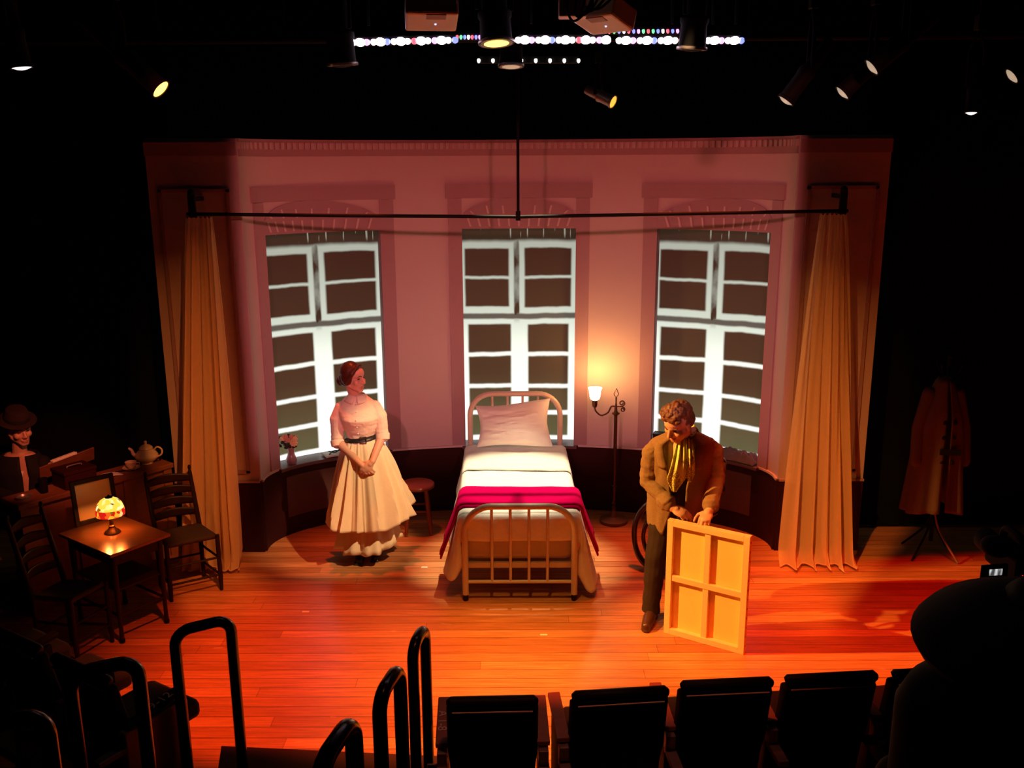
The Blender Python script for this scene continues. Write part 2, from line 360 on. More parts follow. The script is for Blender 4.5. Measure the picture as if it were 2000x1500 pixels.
MT = dict(
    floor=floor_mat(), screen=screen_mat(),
    wall=mat('mauve_wall_paint', (.50, .36, .36), .85, .04, 3, bump=.05, bscale=60),
    trim=mat('plum_trim_paint', (.35, .20, .22), .8, .05, 4),
    fan=mat('pale_fan_line_paint', (.55, .40, .40), .8, .04),
    wains=mat('maroon_wainscot_paint', (.030, .005, .005), .6, .2, 5, stretch=(1, 1, .2), spec=.12),
    apron=mat('dull_maroon_panel', (.10, .034, .036), .7, .1, 6),
    sill=mat('dark_plum_sill', (.10, .045, .05), .4, .15),
    black=mat('black_drape', (.006, .006, .006), .95, .3, 3, spec=.05),
    rig=mat('black_rig_paint', (.0035, .003, .003), .75, .3, spec=.2),
    enamel=mat('cream_enamel', (.62, .46, .34), .35, .08, 12),
    linen=mat('white_linen', (.80, .76, .70), .9, .04, 20, bump=.15, bscale=90),
    pillow=mat('white_pillow_cotton', (.78, .70, .62), .9, .04, 15, bump=.2, bscale=30),
    red=mat('crimson_wool', (.50, .0005, .07), 1.0, .12, 30, bump=.15, bscale=120, spec=.02),
    mattress=mat('mattress_ticking', (.6, .52, .45), .9, .08),
    wood=mat('polished_brown_wood', (.20, .065, .022), .28, .35, 6, stretch=(1, 8, 8), coat=.3),
    darkwood=mat('dark_stained_wood', (.018, .007, .0045), .45, .35, 7, stretch=(8, 8, 1), spec=.15),
    counter=mat('reddish_counter_wood', (.22, .075, .032), .45, .3, 5, stretch=(6, 1, 6)),
    stool=mat('red_brown_stool_wood', (.20, .032, .008), .35, .25, 8, coat=.15),
    rush=mat('woven_rush', (.035, .016, .008), .9, .35, 60),
    bent=mat('lacquered_bentwood', (.035, .010, .006), .16, .3, 5, coat=.6),
    lampbase=mat('brown_lamp_base', (.17, .09, .05), .45, .3, 10, metal=.3),
    bronze=mat('dark_bronze', (.09, .04, .018), .35, .3, 12, metal=.8),
    pine=mat('pale_pine', (.78, .56, .26), .55, .12, 5, stretch=(3, 3, 22)),
    canvas=mat('primed_canvas', (.82, .62, .20), .9, .04, 60, bump=.08, bscale=300),
    sheer=sheer_mat('sheer_curtain_voile', (.90, .64, .38), .68),
    skin=mat('skin', (.62, .34, .24), .5, .06, 14),
    hairw=mat('auburn_hair', (.055, .016, .009), .42, .4, 12, stretch=(6, 6, 30)),
    hairm=mat('brown_hair', (.15, .06, .028), .5, .5, 30),
    blouse=mat('ivory_cotton_blouse', (.80, .66, .52), .85, .05, 20, bump=.25, bscale=35),
    skirt=mat('cream_muslin_skirt', (.82, .68, .46), .88, .05, 16, bump=.12, bscale=60),
    belt=mat('black_leather', (.015, .012, .012), .4, .3),
    tweed=mat('brown_tweed', (.25, .145, .07), .9, .4, 140, bump=.2, bscale=160),
    vest=mat('dark_waistcoat_cloth', (.03, .015, .010), .85, .3, 60),
    shirt=mat('cream_pleated_shirt', (.72, .55, .33), .85, .08, 20),
    trouser=mat('dark_brown_trouser_cloth', (.026, .010, .006), .85, .3, 60),
    leather=mat('brown_shoe_leather', (.07, .025, .014), .3, .3, 20),
    eye=mat('eye', (.10, .06, .05), .2, .2), lip=mat('lip', (.52, .20, .15), .5, .1),
    dark=mat('black_cloth', (.006, .005, .005), .85, .3, 40),
    felt=mat('dark_brown_felt', (.022, .008, .007), .9, .3, 30),
    porcelain=mat('cream_porcelain', (.80, .60, .42), .25, .22, 26, coat=.3),
    paper=mat('white_paper', (.85, .80, .68), .8, .04),
    newsprint=mat('newsprint', (.60, .55, .48), .85, .2, 70),
    vase=mat('mauve_glazed_vase', (.34, .17, .18), .3, .15, 10, coat=.3),
    flower=mat('cream_petals', (.72, .48, .24), .8, .25, 30), flowerp=mat('pink_petals', (.55, .24, .16), .8, .25, 30),
    leaf=mat('dark_leaves', (.02, .018, .012), .7, .4, 20), stalk=mat('straw_stalks', (.55, .42, .2), .8, .3),
    cloth=mat('grey_mauve_cloth', (.12, .095, .105), .9, .12, 20, bump=.2, bscale=40),
    coat=mat('tan_coat_cloth', (.15, .075, .045), .9, .1, 30),
    seatc=mat('black_seat_upholstery', (.006, .005, .005), .85, .3, 40), seatr=mat('seat_cap_vinyl', (.008, .005, .005), .55, .2, spec=.2),
    armw=mat('armrest_wood', (.38, .15, .09), .45, .2, 8, stretch=(1, 5, 1)),
    steel=mat('grey_bracket_metal', (.35, .25, .24), .4, .15, metal=.4),
    letter=mat('pale_lettering', (.85, .72, .62), .7, .08), carpet=mat('dark_red_carpet', (.045, .010, .008), .95, .3, 80),
    tube=mat('black_handrail_paint', (.012, .010, .010), .25, .2, 20, coat=.4),
    white=mat('white_plastic', (.85, .78, .74), .45, .06), lensoff=mat('lens_reflection_glow', (.55, .50, .42), .25, .3, 30, emit=(.9, .78, .55), es=.40),  # lens emission stands in for stage light reflected by unlit lenses
    silver=mat('brushed_aluminium', (.45, .38, .34), .35, .2, metal=.7),
    glass=mat('amber_reflection_glass', (.72, .42, .16), .35, .12, 3, spec=.6),  # reflected stage light is put into the amber base colour
)

# ================================================================== SETTING
A_, B_, YC, X0 = 2.1456, .931, 7.362, .008           # half-ellipse plan of the bay
ZT, ZW, ZWIN = 3.378, .628, 2.62
def P(t, off, z):
    x, y = A_*sin(t), B_*cos(t); nx, ny = sin(t)/A_, cos(t)/B_; n = sqrt(nx*nx+ny*ny)
    return V((X0+x+nx/n*off, YC+y+ny/n*off, z))
def dt(t, d): return d/sqrt((A_*cos(t))**2+(B_*sin(t))**2)
TL, TR = -1.640, 1.640
WIN = [(-1.2944, -.5919), (-.2323, .2406), (.5976, 1.2865)]
m = MB(); m.box((0, 4.2, -.05), (16, 12.4, .1)); struct(m.build('floor', MT['floor'], smooth=False))
m = MB(); m.box((0, 4.2, 5.45), (16, 12.4, .1)); struct(m.build('ceiling', MT['black'], smooth=False))
m = MB(); m.box((0, 9.6, 2.7), (16, .1, 5.5)); struct(m.build('wall_back', MT['black'], smooth=False))
m = MB(); m.box((-5.6, 4.2, 2.7), (.1, 12.4, 5.5)); struct(m.build('wall_left', MT['black'], smooth=False))
m = MB(); m.box((5.6, 4.2, 2.7), (.1, 12.4, 5.5)); struct(m.build('wall_right', MT['black'], smooth=False))
m = MB(); m.box((0, -1.9, 2.7), (16, .1, 5.5)); struct(m.build('wall_front', MT['black'], smooth=False))
# curved bay
m = MB(); edges = [TL]+[x for ab in WIN for x in ab]+[TR]
for i in range(0, 8, 2): m.slab(P, edges[i], edges[i+1], ZW, ZT, 0, .05, 18)
for a, b in WIN: m.slab(P, a, b, ZWIN, ZT, 0, .05, 18)
struct(m.build('wall_bay', MT['wall']))
m = MB(); m.slab(P, TL, TR, 0, ZW, -.012, .05, 90); struct(m.build('trim_wainscot', MT['wains']))
m = MB()
for i in range(0, 8, 2): m.slab(P, edges[i]+(.02 if i else 0), edges[i+1], ZW-.012, ZW+.006, -.02, 0, 18)
struct(m.build('trim_chair_rail', MT['fan']))
m = MB(); m.slab(P, TL, TR, 3.245, 3.30, -.012, 0, 90); m.slab(P, TL, TR, 3.352, ZT, -.014, 0, 90); struct(m.build('trim_frieze', MT['trim']))
m = MB(); t = TL+.01
while t < TR-.02:
    d = dt(t, .030); m.slab(P, t, t+d, 3.300, 3.352, -.022, 0, 1); t += dt(t, .052)
struct(m.build('trim_dentils', MT['wall'], smooth=False))
# flank panels
for nm, x0, x1 in (('left', -2.84, X0-A_), ('right', X0+A_, 2.85)):
    m = MB(); m.box(((x0+x1)/2, 7.325, (ZW+ZT)/2), (x1-x0, .07, ZT-ZW)); struct(m.build('wall_flank_'+nm, MT['wall'], smooth=False))
    m = MB(); m.box(((x0+x1)/2, 7.32, ZW/2), (x1-x0, .08, ZW)); struct(m.build('trim_flank_wainscot_'+nm, MT['wains'], smooth=False))
    m = MB(); m.box(((x0+x1)/2, 7.275, ZW), (x1-x0, .03, .018))
    m.box(((x0+x1)/2, 7.279, 3.30), (x1-x0, .022, .10))
    cx = (x0+x1)/2; hw = .26
    for sx in (-1, 1): m.box((cx+sx*hw, 7.281, 1.85), (.025, .018, 2.3))
    for z in (.71, 2.99): m.box((cx, 7.281, z), (2*hw+.025, .018, .025))
    struct(m.build('trim_flank_moulding_'+nm, MT['trim'], smooth=False))
# windows
for i, (a, b) in enumerate(WIN):
    root = thing('window_%d' % (i+1), None, None, tuple(P((a+b)/2, 0, 0))); struct(root)
    ca, cb = a-dt(a, .12), b+dt(b, .12); ca = max(ca, TL+.06); cb = min(cb, TR-.06); mid = (a+b)/2
    m = MB(); m.slab(P, ca, a, ZW, 2.88, -.012, 0, 6); m.slab(P, b, cb, ZW, 2.88, -.012, 0, 6)
    ha, hb = ca-dt(ca, .02), cb+dt(cb, .02); ha = max(ha, TL+.02); hb = min(hb, TR-.02)
    m.slab(P, ha, hb, 2.885, 3.005, -.016, 0, 20)
    m.build('casing', MT['trim'], root)
    hwd = (b-a)/2+dt(a, .0)
    arch = lambda t: 2.69+.195*sqrt(max(0, 1-((t-mid)/(hwd*1.02))**2))
    m = MB(); m.slab(P, a, b, ZWIN, arch, -.010, 0, 28); m.build('arch', MT['trim'], root)
    m = MB()
    for rr0, rr1, n in ((.0, .085, 11), (.11, .18, 7)):
        for k in range(n):
            u = (k+.5)/n*2-1
            t0 = mid+u*hwd*.93; z0 = ZWIN+.02+rr0*1.0; top = arch(t0)-.035
            z1 = min(ZWIN+.02+rr1, top)
            if z1-z0 < .02: continue
            d = dt(t0, .008); lean = u*.03
            vs = []
            for tt, zz in ((t0-d, z0), (t0+d, z0), (t0+d+lean*dt(t0, 1), z1), (t0-d+lean*dt(t0, 1), z1)):
                vs += [P(tt, -.016, zz), P(tt, -.009, zz)]
            m.add(vs, [(0, 2, 4, 6), (1, 7, 5, 3), (0, 1, 3, 2), (2, 3, 5, 4), (4, 5, 7, 6), (6, 7, 1, 0)])
    m.build('fan_line', MT['fan'], root, smooth=False)
    m = MB()
    for s0, s1 in ((a-dt(a, .012), a), (b, b+dt(b, .012))): m.slab(P, s0, s1, ZW, ZWIN+.012, 0.0, .17, 2)
    m.slab(P, a, b, ZWIN, ZWIN+.012, .0, .17, 16); m.build('jamb', MT['trim'], root)
    m = MB(); m.slab(P, a-dt(a, .03), b+dt(b, .03), ZW-.03, ZW+.002, -.05, .17, 20); m.build('sill', MT['sill'], root, bevel=.006)
    m = MB(); m.slab(P, a+dt(a, .05), b-dt(b, .05), .16, .53, -.016, -.010, 20); m.build('apron_panel', MT['apron'], root)
    # lit screen, slightly wider than the opening
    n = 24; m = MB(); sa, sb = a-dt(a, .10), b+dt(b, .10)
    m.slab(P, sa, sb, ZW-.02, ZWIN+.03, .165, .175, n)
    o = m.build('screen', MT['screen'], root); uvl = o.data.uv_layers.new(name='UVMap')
    W = world_of(root)
    for lp in o.data.loops:
        co = W @ o.data.vertices[lp.vertex_index].co
        ra, rb = [q.x/(q.y-.8) for q in (P(a, .05, 1), P(b, .05, 1))]      # the projector throws the picture from the front
        u = (co.x/(co.y-.8)-ra)/(rb-ra)
        uvl.data[lp.index].uv = ((u*.965+.035, u, u*.965)[i], (co.z-ZW)/(ZWIN-ZW))

for nm, x0, x1 in (('left', -5.55, -2.84), ('right', 2.85, 5.55)):      # black sheets added to stand for the dark either side of the set
    m = MB(); m.box(((x0+x1)/2, 7.80, 2.7), (x1-x0, .05, 5.35)); struct(m.build('wall_dark_sheet_'+nm, MT['black'], smooth=False))
# audience risers
def riser(z0, z1, pts, nm):
    m = MB(); n = len(pts); vs = [(x, y, z0) for x, y in pts]+[(x, y, z1) for x, y in pts]
    m.add(vs, [tuple(range(n))[::-1], tuple(range(n, 2*n))]+[(k, (k+1) % n, (k+1) % n+n, k+n) for k in range(n)])
    struct(m.build(nm, MT['carpet'], smooth=False))
riser(0, .15, [(-1.60, 4.39), (-.30, 4.29), (-.36, 3.30), (-1.36, 3.30)], 'trim_aisle_step')
riser(0, .40, [(-4.5, 3.30), (4.5, 3.30), (4.5, 2.45), (-4.5, 2.45)], 'trim_riser_1')
riser(0, .75, [(-4.5, 2.45), (4.5, 2.45), (4.5, 1.60), (-4.5, 1.60)], 'trim_riser_2')
riser(0, 1.05, [(-4.5, 1.60), (4.5, 1.60), (4.5, -1.8), (-4.5, -1.8)], 'trim_riser_3')
#PART2
# ================================================================== BED
BX0, BX1, BYF, BYH = .011, -.024, 6.385, 8.07
bed = thing('bed', 'cream enamelled iron single bed with hooped ends standing before the middle window', 'bed', (0, BYF, 0))
def hoop(cx, y, hw, top, r, n=9):
    p = [(cx-hw, y, .05), (cx-hw, y, top-r)]
    p += [(cx-hw+r-r*cos(k*pi/2/n), y, top-r+r*sin(k*pi/2/n)) for k in range(1, n+1)]
    p += [(cx+hw-r+r*sin(k*pi/2/n), y, top-r+r*cos(k*pi/2/n)) for k in range(n+1)]
    return p+[(cx+hw, y, .05)]
for nm, cx, y, top, zl in (('footboard', BX0, BYF, .745, .15), ('headboard', BX1, BYH, 1.17, .3)):
    m = MB(); m.tube(hoop(cx, y, .405, top, .20), .024, 14)
    o = m.build(nm, MT['enamel'], bed)
    for k in range(4):
        q = MB(); x = cx+(k-1.5)*.137; q.tube([(x, y, zl), (x, y, top-.012)], .011, 10); q.build('spindle', MT['enamel'], o)
    q = MB(); q.tube([(cx-.40, y, zl), (cx+.40, y, zl)], .014, 10); q.build('rail', MT['enamel'], o)
    for sx in (-1, 1):
        q = MB(); q.lathe([(.012, 0), (.02, .005), (.022, .025), (.018, .05), (.02, .055)], (cx+sx*.405, y, 0), 12); q.build('caster', MT['darkwood'], o)
m = MB(); m.bar((BX0-.40, BYF+.02, .27), (BX1-.40, BYH-.02, .27), .03, .05); m.bar((BX0+.40, BYF+.02, .27), (BX1+.40, BYH-.02, .27), .03, .05)
m.bar((BX0-.40, BYF+.05, .265), (BX0+.40, BYF+.05, .265), .03, .04)
m.build('side_rail', MT['enamel'], bed)
m = MB(); m.box(((BX0+BX1)/2, (BYF+BYH)/2+.01, .47), (.84, BYH-BYF-.12, .38)); m.build('mattress', MT['mattress'], bed, bevel=.06)
def drape(s, yy, half, ztop, hangL, hangR, rad=.05, flare=.10, fold=.012, seed=0):
    """s -1..1 across; returns x offset and z"""
    L = hangL if s < 0 else hangR; tot = half+L; d = abs(s)*tot; sg = -1 if s < 0 else 1
    if d < half-rad: x, z = d, ztop
    elif d < half-rad+rad*pi/2: a = (d-half+rad)/rad; x, z = half-rad+rad*sin(a), ztop-rad+rad*cos(a)
    else:
        h = d-(half-rad+rad*pi/2); fx = flare*(h/.45)**1.1
        x = half+fx+fold*min(h/.2, 1)*sin(yy*23+seed+sin(yy*7)*1.5)*(.4+h*2); z = ztop-rad-h*.985
    return sg*x, z
def quilt(s, q):
    # q 0..1 from foot to head along the bed, s across
    y = BYF+.045+q*(7.86-BYF); cx = BX0+(BX1-BX0)*q
    hl = .50-.26*q+.03*sin(q*9); hr = .60-.36*q+.02*sin(q*8)
    x, z = drape(s, y, .455, .672+.01*q, hl, hr)
    z = max(z, .012+.01*sin(y*30))
    if abs(s) < .5: z += .006*mn.noise(V((x*5, y*4, 0)))
    return V((cx+x, y, z))
qt = MB(); qt.grid(lambda u, v: quilt(u*2-1, v), 65, 44)
def endflap(u, v):
    s = u*2-1; p = quilt(s*.53, 0); h = v*.205
    return V((p.x*(1+.0*v), BYF+.045-.022*sin(min(v*4, 1)*pi/2)+.006*sin(u*17)*v, p.z-h))
qt.grid(endflap, 40, 10)
for sg in (-1, 1):          # loose corners of the quilt curling round the posts
    def corner(u, v, sg=sg):
        s0 = .56+.44*v; p = quilt(sg*s0, 0); w_ = .115*min(v*1.5, 1)*(1-.25*max(0, v-.75)/.25)
        return V((p.x-sg*w_*u, p.y-.035*sin(u*pi*.9)*min(v*2, 1), p.z-.03*sin(u*pi)*v+.05*u*v))
    qt.grid(corner, 12, 20)
o = qt.build('coverlet', MT['linen'], None, solid=.012); tag(o, 'white quilted coverlet draped over the iron bed to near the floor', 'coverlet')
# turned-back sheet at the head of the bed
def sheet(u, v):
    s = u*2-1; y = 7.36+v*.68; cx = BX0+(BX1-BX0)*(y-BYF)/(BYH-BYF)
    x, z = drape(s, y, .452, .692, .30-.10*v, .30-.10*v, flare=.07, fold=.008)
    wr = .006*mn.noise(V((x*4, y*9, 2)))+.004*mn.noise(V((x*9, y*22, 5)))
    return V((cx+x*1.012, y+.02*sin(u*5), z+.004+wr))
m = MB(); m.grid(sheet, 60, 26); o = m.build('sheet', MT['pillow'], None, solid=.008); tag(o, 'white bed sheet turned back below the pillow on the iron bed', 'sheet')
m = MB(); m.grid(lambda u, v: V((sheet(u, 0).x, 7.355+.02*sin(u*5)+.012*cos(v*2*pi), sheet(u, 0).z+.008*sin(v*2*pi))), 60, 7); m.build('hem', MT['pillow'], o)
# crimson blanket folded across the foot
def blanket(layer):
    def fn(u, v):
        s = u*2-1; w_ = .40 if layer == 0 else .36; y = 6.52+v*w_+.01*sin(u*7)+layer*.015
        x, z = drape(s, y, .462, .692+layer*.018, .38-layer*.01, .36-layer*.012, flare=.16, fold=.006, rad=.06)
        edge = .012*sin(min(v, 1-v)*pi*2) if min(v, 1-v) < .25 else .012
        return V((BX0+x*(1.015+.012*layer), y+.10*max(0, abs(s)-.55)*(-1), z+edge+.004*mn.noise(V((x*6, y*14, layer)))))
    return fn
m = MB(); m.grid(blanket(0), 60, 20); m.grid(blanket(1), 60, 18)
o = m.build('blanket', MT['red'], None, solid=.012); tag(o, 'crimson wool blanket folded in a band across the foot of the bed', 'blanket')
# pillow
def pil(sgn):
    def fn(u, v):
        a, b = u*2-1, v*2-1
        th = .085*(max(0, (1-abs(a)**2.4)*(1-abs(b)**2.4)))**.5
        ex = 1+.10*(abs(a)*abs(b))**2
        wr = .014*mn.noise(V((a*1.3+1, b*5.5+a*1.2, sgn)))*(1-abs(a)**4)*(1-abs(b)**4)+.013*mn.noise(V((a*1.6+b*1.2, b*11-a*2.0, 3)))*(1-abs(a)**4)*(1-abs(b)**4)
        return V((a*.305*ex*(1-.03*(1-abs(b))), sgn*th+(wr if sgn > 0 else -wr), b*.185*ex*(1+.07*a+.03*sin(a*3))))
    return fn
pm = Matrix.Translation((-.035, 7.93, .925)) @ Matrix.Rotation(R(-3), 4, 'Y') @ Matrix.Rotation(R(-27), 4, 'X')
m = MB(); m.grid(pil(1), 40, 30, M=pm); m.grid(pil(-1), 40, 30, M=pm)
o = m.build('pillow', MT['pillow'], None); tag(o, 'creased white pillow propped against the bed headboard', 'pillow')

# ================================================================== FLOOR LAMP
fl = thing('floor_lamp', 'bronze bridge floor lamp with lit white shade, right of the bed', 'floor lamp', (.868, 8.0, 0))
fx, fy = .868, 8.0
if True:
    fy = 7.93; fl.location = (fx, fy, 0)
    m = MB(); m.lathe([(.02, 0), (.125, 0), (.13, .010), (.128, .028), (.11, .036), (.05, .042), (.034, .052), (.028, .08), (.020, .10), (.018, .12)], (fx, fy, 0), 28); m.build('base', MT['lampbase'], fl)
    m = MB(); m.lathe([(.016, .1), (.024, .14), (.012, .16), (.022, .18), (.013, .2), (.02, .215), (.014, .24), (.017, .33), (.024, .345), (.014, .36), (.0155, .37), (.0155, 1.0), (.02, 1.01), (.036, 1.02), (.036, 1.027), (.02, 1.035), (.014, 1.05), (.011, 1.09), (.006, 1.12), (.0075, 1.17)], (fx, fy, 0), 18); m.build('pole', MT['bronze'], fl)
    m = MB(); arm = catmull([(fx, fy, 1.085), (fx-.04, fy, 1.085), (fx-.07, fy, 1.03), (fx-.13, fy, 1.005), (fx-.178, fy, 1.045), (fx-.187, fy, 1.08)], 8); m.tube(arm, .007, 8); m.build('arm', MT['bronze'], fl)
    m = MB()
    def scroll(cx, cz, r0, sgn, turns=1.35): return [(cx+r0*(1-.65*k/24)*cos(a), fy, cz+sgn*r0*(1-.65*k/24)*sin(a)) for k in range(25) for a in [-pi/2+turns*2*pi*k/24]]
    m.tube([(fx, fy, 1.085), (fx+.05, fy, 1.085)]+scroll(fx+.052, 1.115, .028, 1), .0055, 8)
    m.tube([(fx+.045, fy, 1.085)]+scroll(fx+.06, 1.058, .022, -1), .005, 8); m.build('scroll', MT['bronze'], fl)
    m = MB(); m.tube([(fx+x, fy, 1.17+z) for x, z in ((0, 0), (.018, .02), (.021, .034), (.012, .05), (.010, .062), (0, .075), (-.010, .062), (-.012, .05), (-.021, .034), (-.018, .02))], .0035, 7, closed=True); m.ell((fx, fy, 1.245), .006); m.build('finial', MT['bronze'], fl)
    m = MB(); m.lathe([(.008, 0), (.02, .012), (.023, .03), (.023, .065), (.027, .07)], (fx-.187, fy, 1.075), 18); m.build('socket', MT['bronze'], fl)
    gm = glow('lit_lamp_glass', (1, .80, .42), 5.0, (.9, .85, .75)); gm.node_tree.nodes['Principled BSDF'].inputs['Roughness'].default_value = .5
    m = MB(); m.lathe([(.024, 0), (.04, .012), (.048, .04), (.052, .085), (.062, .11), (.058, .108), (.05, .085), (.045, .04), (.02, .01)], (fx-.187, fy, 1.145), 24); m.build('shade', gm, fl)
    point('floor_lamp_bulb', (fx-.187, fy+.0, 1.275), 19, (1, .52, .14), .05)

# ================================================================== STOOL
st = thing('stool', 'round red-brown wooden stool standing between the woman and the bed', 'stool', (-.885, 7.72, 0))
m = MB(); m.lathe([(.02, .415), (.13, .415), (.15, .422), (.153, .44), (.145, .452), (.02, .456)], (-.885, 7.72, 0), 32); m.build('seat', MT['stool'], st)
for k in range(4):
    a = pi/4+k*pi/2+.1; m = MB(); c, s_ = cos(a), sin(a)
    m.tube([(-.885+.10*c, 7.72+.10*s_, .42), (-.885+.13*c, 7.72+.13*s_, .2), (-.885+.155*c, 7.72+.155*s_, 0)], [.016, .019, .014], 10); m.build('leg', MT['stool'], st)
for k in range(4):
    a, b = pi/4+k*pi/2+.1, pi/4+(k+1)*pi/2+.1; z = .17 if k % 2 else .22; r = .132
    m = MB(); m.tube([(-.885+r*cos(a), 7.72+r*sin(a), z), (-.885+r*cos(b), 7.72+r*sin(b), z)], .009, 8); m.build('rung', MT['stool'], st)

# ================================================================== CURTAIN ROD, CURTAINS
RY = 7.05
rod = thing('curtain_rod', 'long black curtain rod hung on a vertical drop pipe before the bay wall', 'curtain rod', (.01, RY, 2.8))
m = MB(); m.tube([(-2.47, RY, 2.825), (-1.2, RY, 2.806), (.009, RY, 2.792), (1.2, RY, 2.808), (2.47, RY, 2.825)], .0135, 12); m.build('rod', MT['rig'], rod)
m = MB(); m.tube([(.009, RY, 2.765), (.009, RY, 5.4)], .011, 10); m.build('drop_pipe', MT['rig'], rod)
m = MB(); m.tube([(.009, RY, 2.765), (.009, RY, 2.835)], .018, 10); m.build('coupling', MT['rig'], rod)
for sx in (-1, 1):
    m = MB(); m.bar((sx*2.43, RY, 2.80), (sx*2.43, RY, 2.97), .05, .03); m.bar((sx*2.43, RY, 2.93), (sx*2.43, 7.28, 2.93), .03, .03); m.ell((sx*2.43, RY, 2.98), .028); m.build('bracket', MT['rig'], rod)
def curtain(nm, label, topx, tw, botx0, botx1, botz, seed, lean):
    n = 110
    def fn(u, v):
        f = v**1.0
        xt = topx+(u-.5)*tw; sw = v**.82
        xb = botx0+(botx1-botx0)*u
        x = xt*(1-sw)+xb*sw
        ph = u*2*pi*5+seed+1.3*sin(u*7+seed); amp = .02+.07*v
        y = RY+.02+amp*(sin(ph+.8*sin(v*3+seed))+.35*sin(2.3*ph+v*2+seed))*(.7+.3*sin(u*9+seed))
        x += .025*v*cos(ph*1.0+v)
        y -= lean*v*v
        z = 2.80-(2.80-botz(u))*v
        if v > .965: y -= (v-.965)*2.2*(1+sin(ph)); 
        if v < .035: y = RY+.02+(y-RY-.02)*.5
        return V((x, y, max(z, .004)))
    m = MB(); m.grid(fn, n, 46); o = m.build(nm, MT['sheer'], None); tag(o, label, 'curtain', 'sheer curtains at the ends of the rod'); 
    hm = MB(); hm.tube([fn(i/90, 1)+V((0, 0, .006)) for i in range(91)], .004, 5); hm.build('hem', MT['sheer'], o)
    for k in range(6):
        q = MB(); u = (k+.5)/6; xx = topx+(u-.5)*tw; q.tube([(xx, RY+.019*cos(a), 2.815+.019*sin(a)) for a in [j*2*pi/12 for j in range(12)]], .003, 5, closed=True); q.build('ring', MT['rig'], o)
    return o
curtain('sheer_curtain', 'long sheer cream curtain gathered at the left end of the rod', -2.39, .20, -2.74, -2.24, lambda u: .012+.02*abs(sin(u*9)), 0, .12)
curtain('sheer_curtain', 'long sheer cream curtain gathered at the right end of the rod', 2.37, .20, 2.12, 2.73, lambda u: .012+.02*abs(sin(u*8)), 1.7, .10)

# ================================================================== CANVAS
cv = thing('stretched_canvas', 'large blank canvas seen from behind on its pine stretcher, held upright by the man', 'canvas', (1.26, 5.75, 0))
c0, c1 = V((1.02, 5.905, 0)), V((1.503, 5.598, 0)); du = (c1-c0).normalized(); L_ = (c1-c0).length; nrm = V((du.y, -du.x, 0))  # towards camera
if nrm.y > 0: nrm = -nrm
CH = .838
def cvp(a, h, d): return c0+du*a+V((0, 0, h))+nrm*d
def cbar(a0, h0, a1, h1, d0, d1):
    m = MB(); vs = [cvp(a, h, d) for d in (d0, d1) for a, h in ((a0, h0), (a1, h0), (a1, h1), (a0, h1))]
    return m.add(vs, [(3, 2, 1, 0), (4, 5, 6, 7), (0, 1, 5, 4), (1, 2, 6, 5), (2, 3, 7, 6), (3, 0, 4, 7)])
cbar(.0, .0, L_, CH, -.022, -.018).build('canvas_sheet', MT['canvas'], cv, smooth=False)
bw = .042
for q in ((0, 0, bw, CH), (L_-bw, 0, L_, CH), (bw, 0, L_-bw, bw), (bw, CH-bw, L_-bw, CH)): cbar(*q, -.018, .020).build('stretcher_bar', MT['pine'], cv, smooth=False, bevel=.002)
cbar(L_/2-.02, bw, L_/2+.02, CH-bw, -.012, .012).build('cross_brace', MT['pine'], cv, smooth=False, bevel=.002)
cbar(bw, CH*.5-.02, L_-bw, CH*.5+.02, -.012, .016).build('cross_brace', MT['pine'], cv, smooth=False, bevel=.002)
for k in range(12): cbar(L_-.0005, .05+k*.067, L_+.0015, .062+k*.067, -.004, .0).build('staple', MT['rig'], cv, smooth=False)

# ================================================================== ROCKING CHAIR
rc = thing('rocking_chair', 'dark bentwood rocking chair standing half hidden behind the man', 'rocking chair', (1.25, 7.2, 0))
RM = Matrix.Translation((.94, 7.0, 0)) @ Matrix.Rotation(R(-38), 4, 'Z') @ Matrix.Diagonal((.84, 1, 1.13, 1)) @ Matrix.Translation((-.94, -7.0, 0))
for y in (7.0, 7.42):
    m = MB()
    m.tube(catmull([(1.60, y, .58), (1.40, y, .54), (1.15, y, .515), (1.0, y, .42), (.935, y, .27), (.97, y, .11), (1.10, y, .026), (1.35, y, .024), (1.60, y, .06), (1.78, y, .14)], 8), .025, 12, M=RM)
    m.build('rocker_loop', MT['bent'], rc)
    m = MB(); m.tube(catmull([(1.35, y, .06), (1.14, y, .09), (1.04, y, .2), (1.06, y, .33), (1.17, y, .40), (1.28, y, .34), (1.28, y, .22), (1.19, y, .16), (1.13, y, .22)], 8), .019, 12, M=RM); m.build('scroll', MT['bent'], rc)
m = MB(); m.tube([(1.14, 7.02, .42), (1.55, 7.02, .40), (1.55, 7.40, .40), (1.14, 7.40, .42)], .017, 10, closed=True, M=RM); m.build('seat_frame', MT['bent'], rc)
m = MB(); m.box((1.345, 7.21, .412), (.40, .37, .012), M=RM); m.build('seat', MT['rush'], rc, smooth=False)
m = MB(); m.tube(catmull([(1.53, 7.02, .40), (1.58, 7.02, .58), (1.62, 7.04, .76), (1.63, 7.1, .83), (1.63, 7.3, .83), (1.62, 7.38, .76), (1.58, 7.40, .58), (1.53, 7.40, .40)], 6), .017, 10, M=RM); m.build('backrest', MT['bent'], rc)
for y in (7.03, 7.39):
    m = MB(); m.tube([(1.2, y, .03), (1.2, y, .41)], .013, 8, M=RM); m.build('post', MT['bent'], rc)

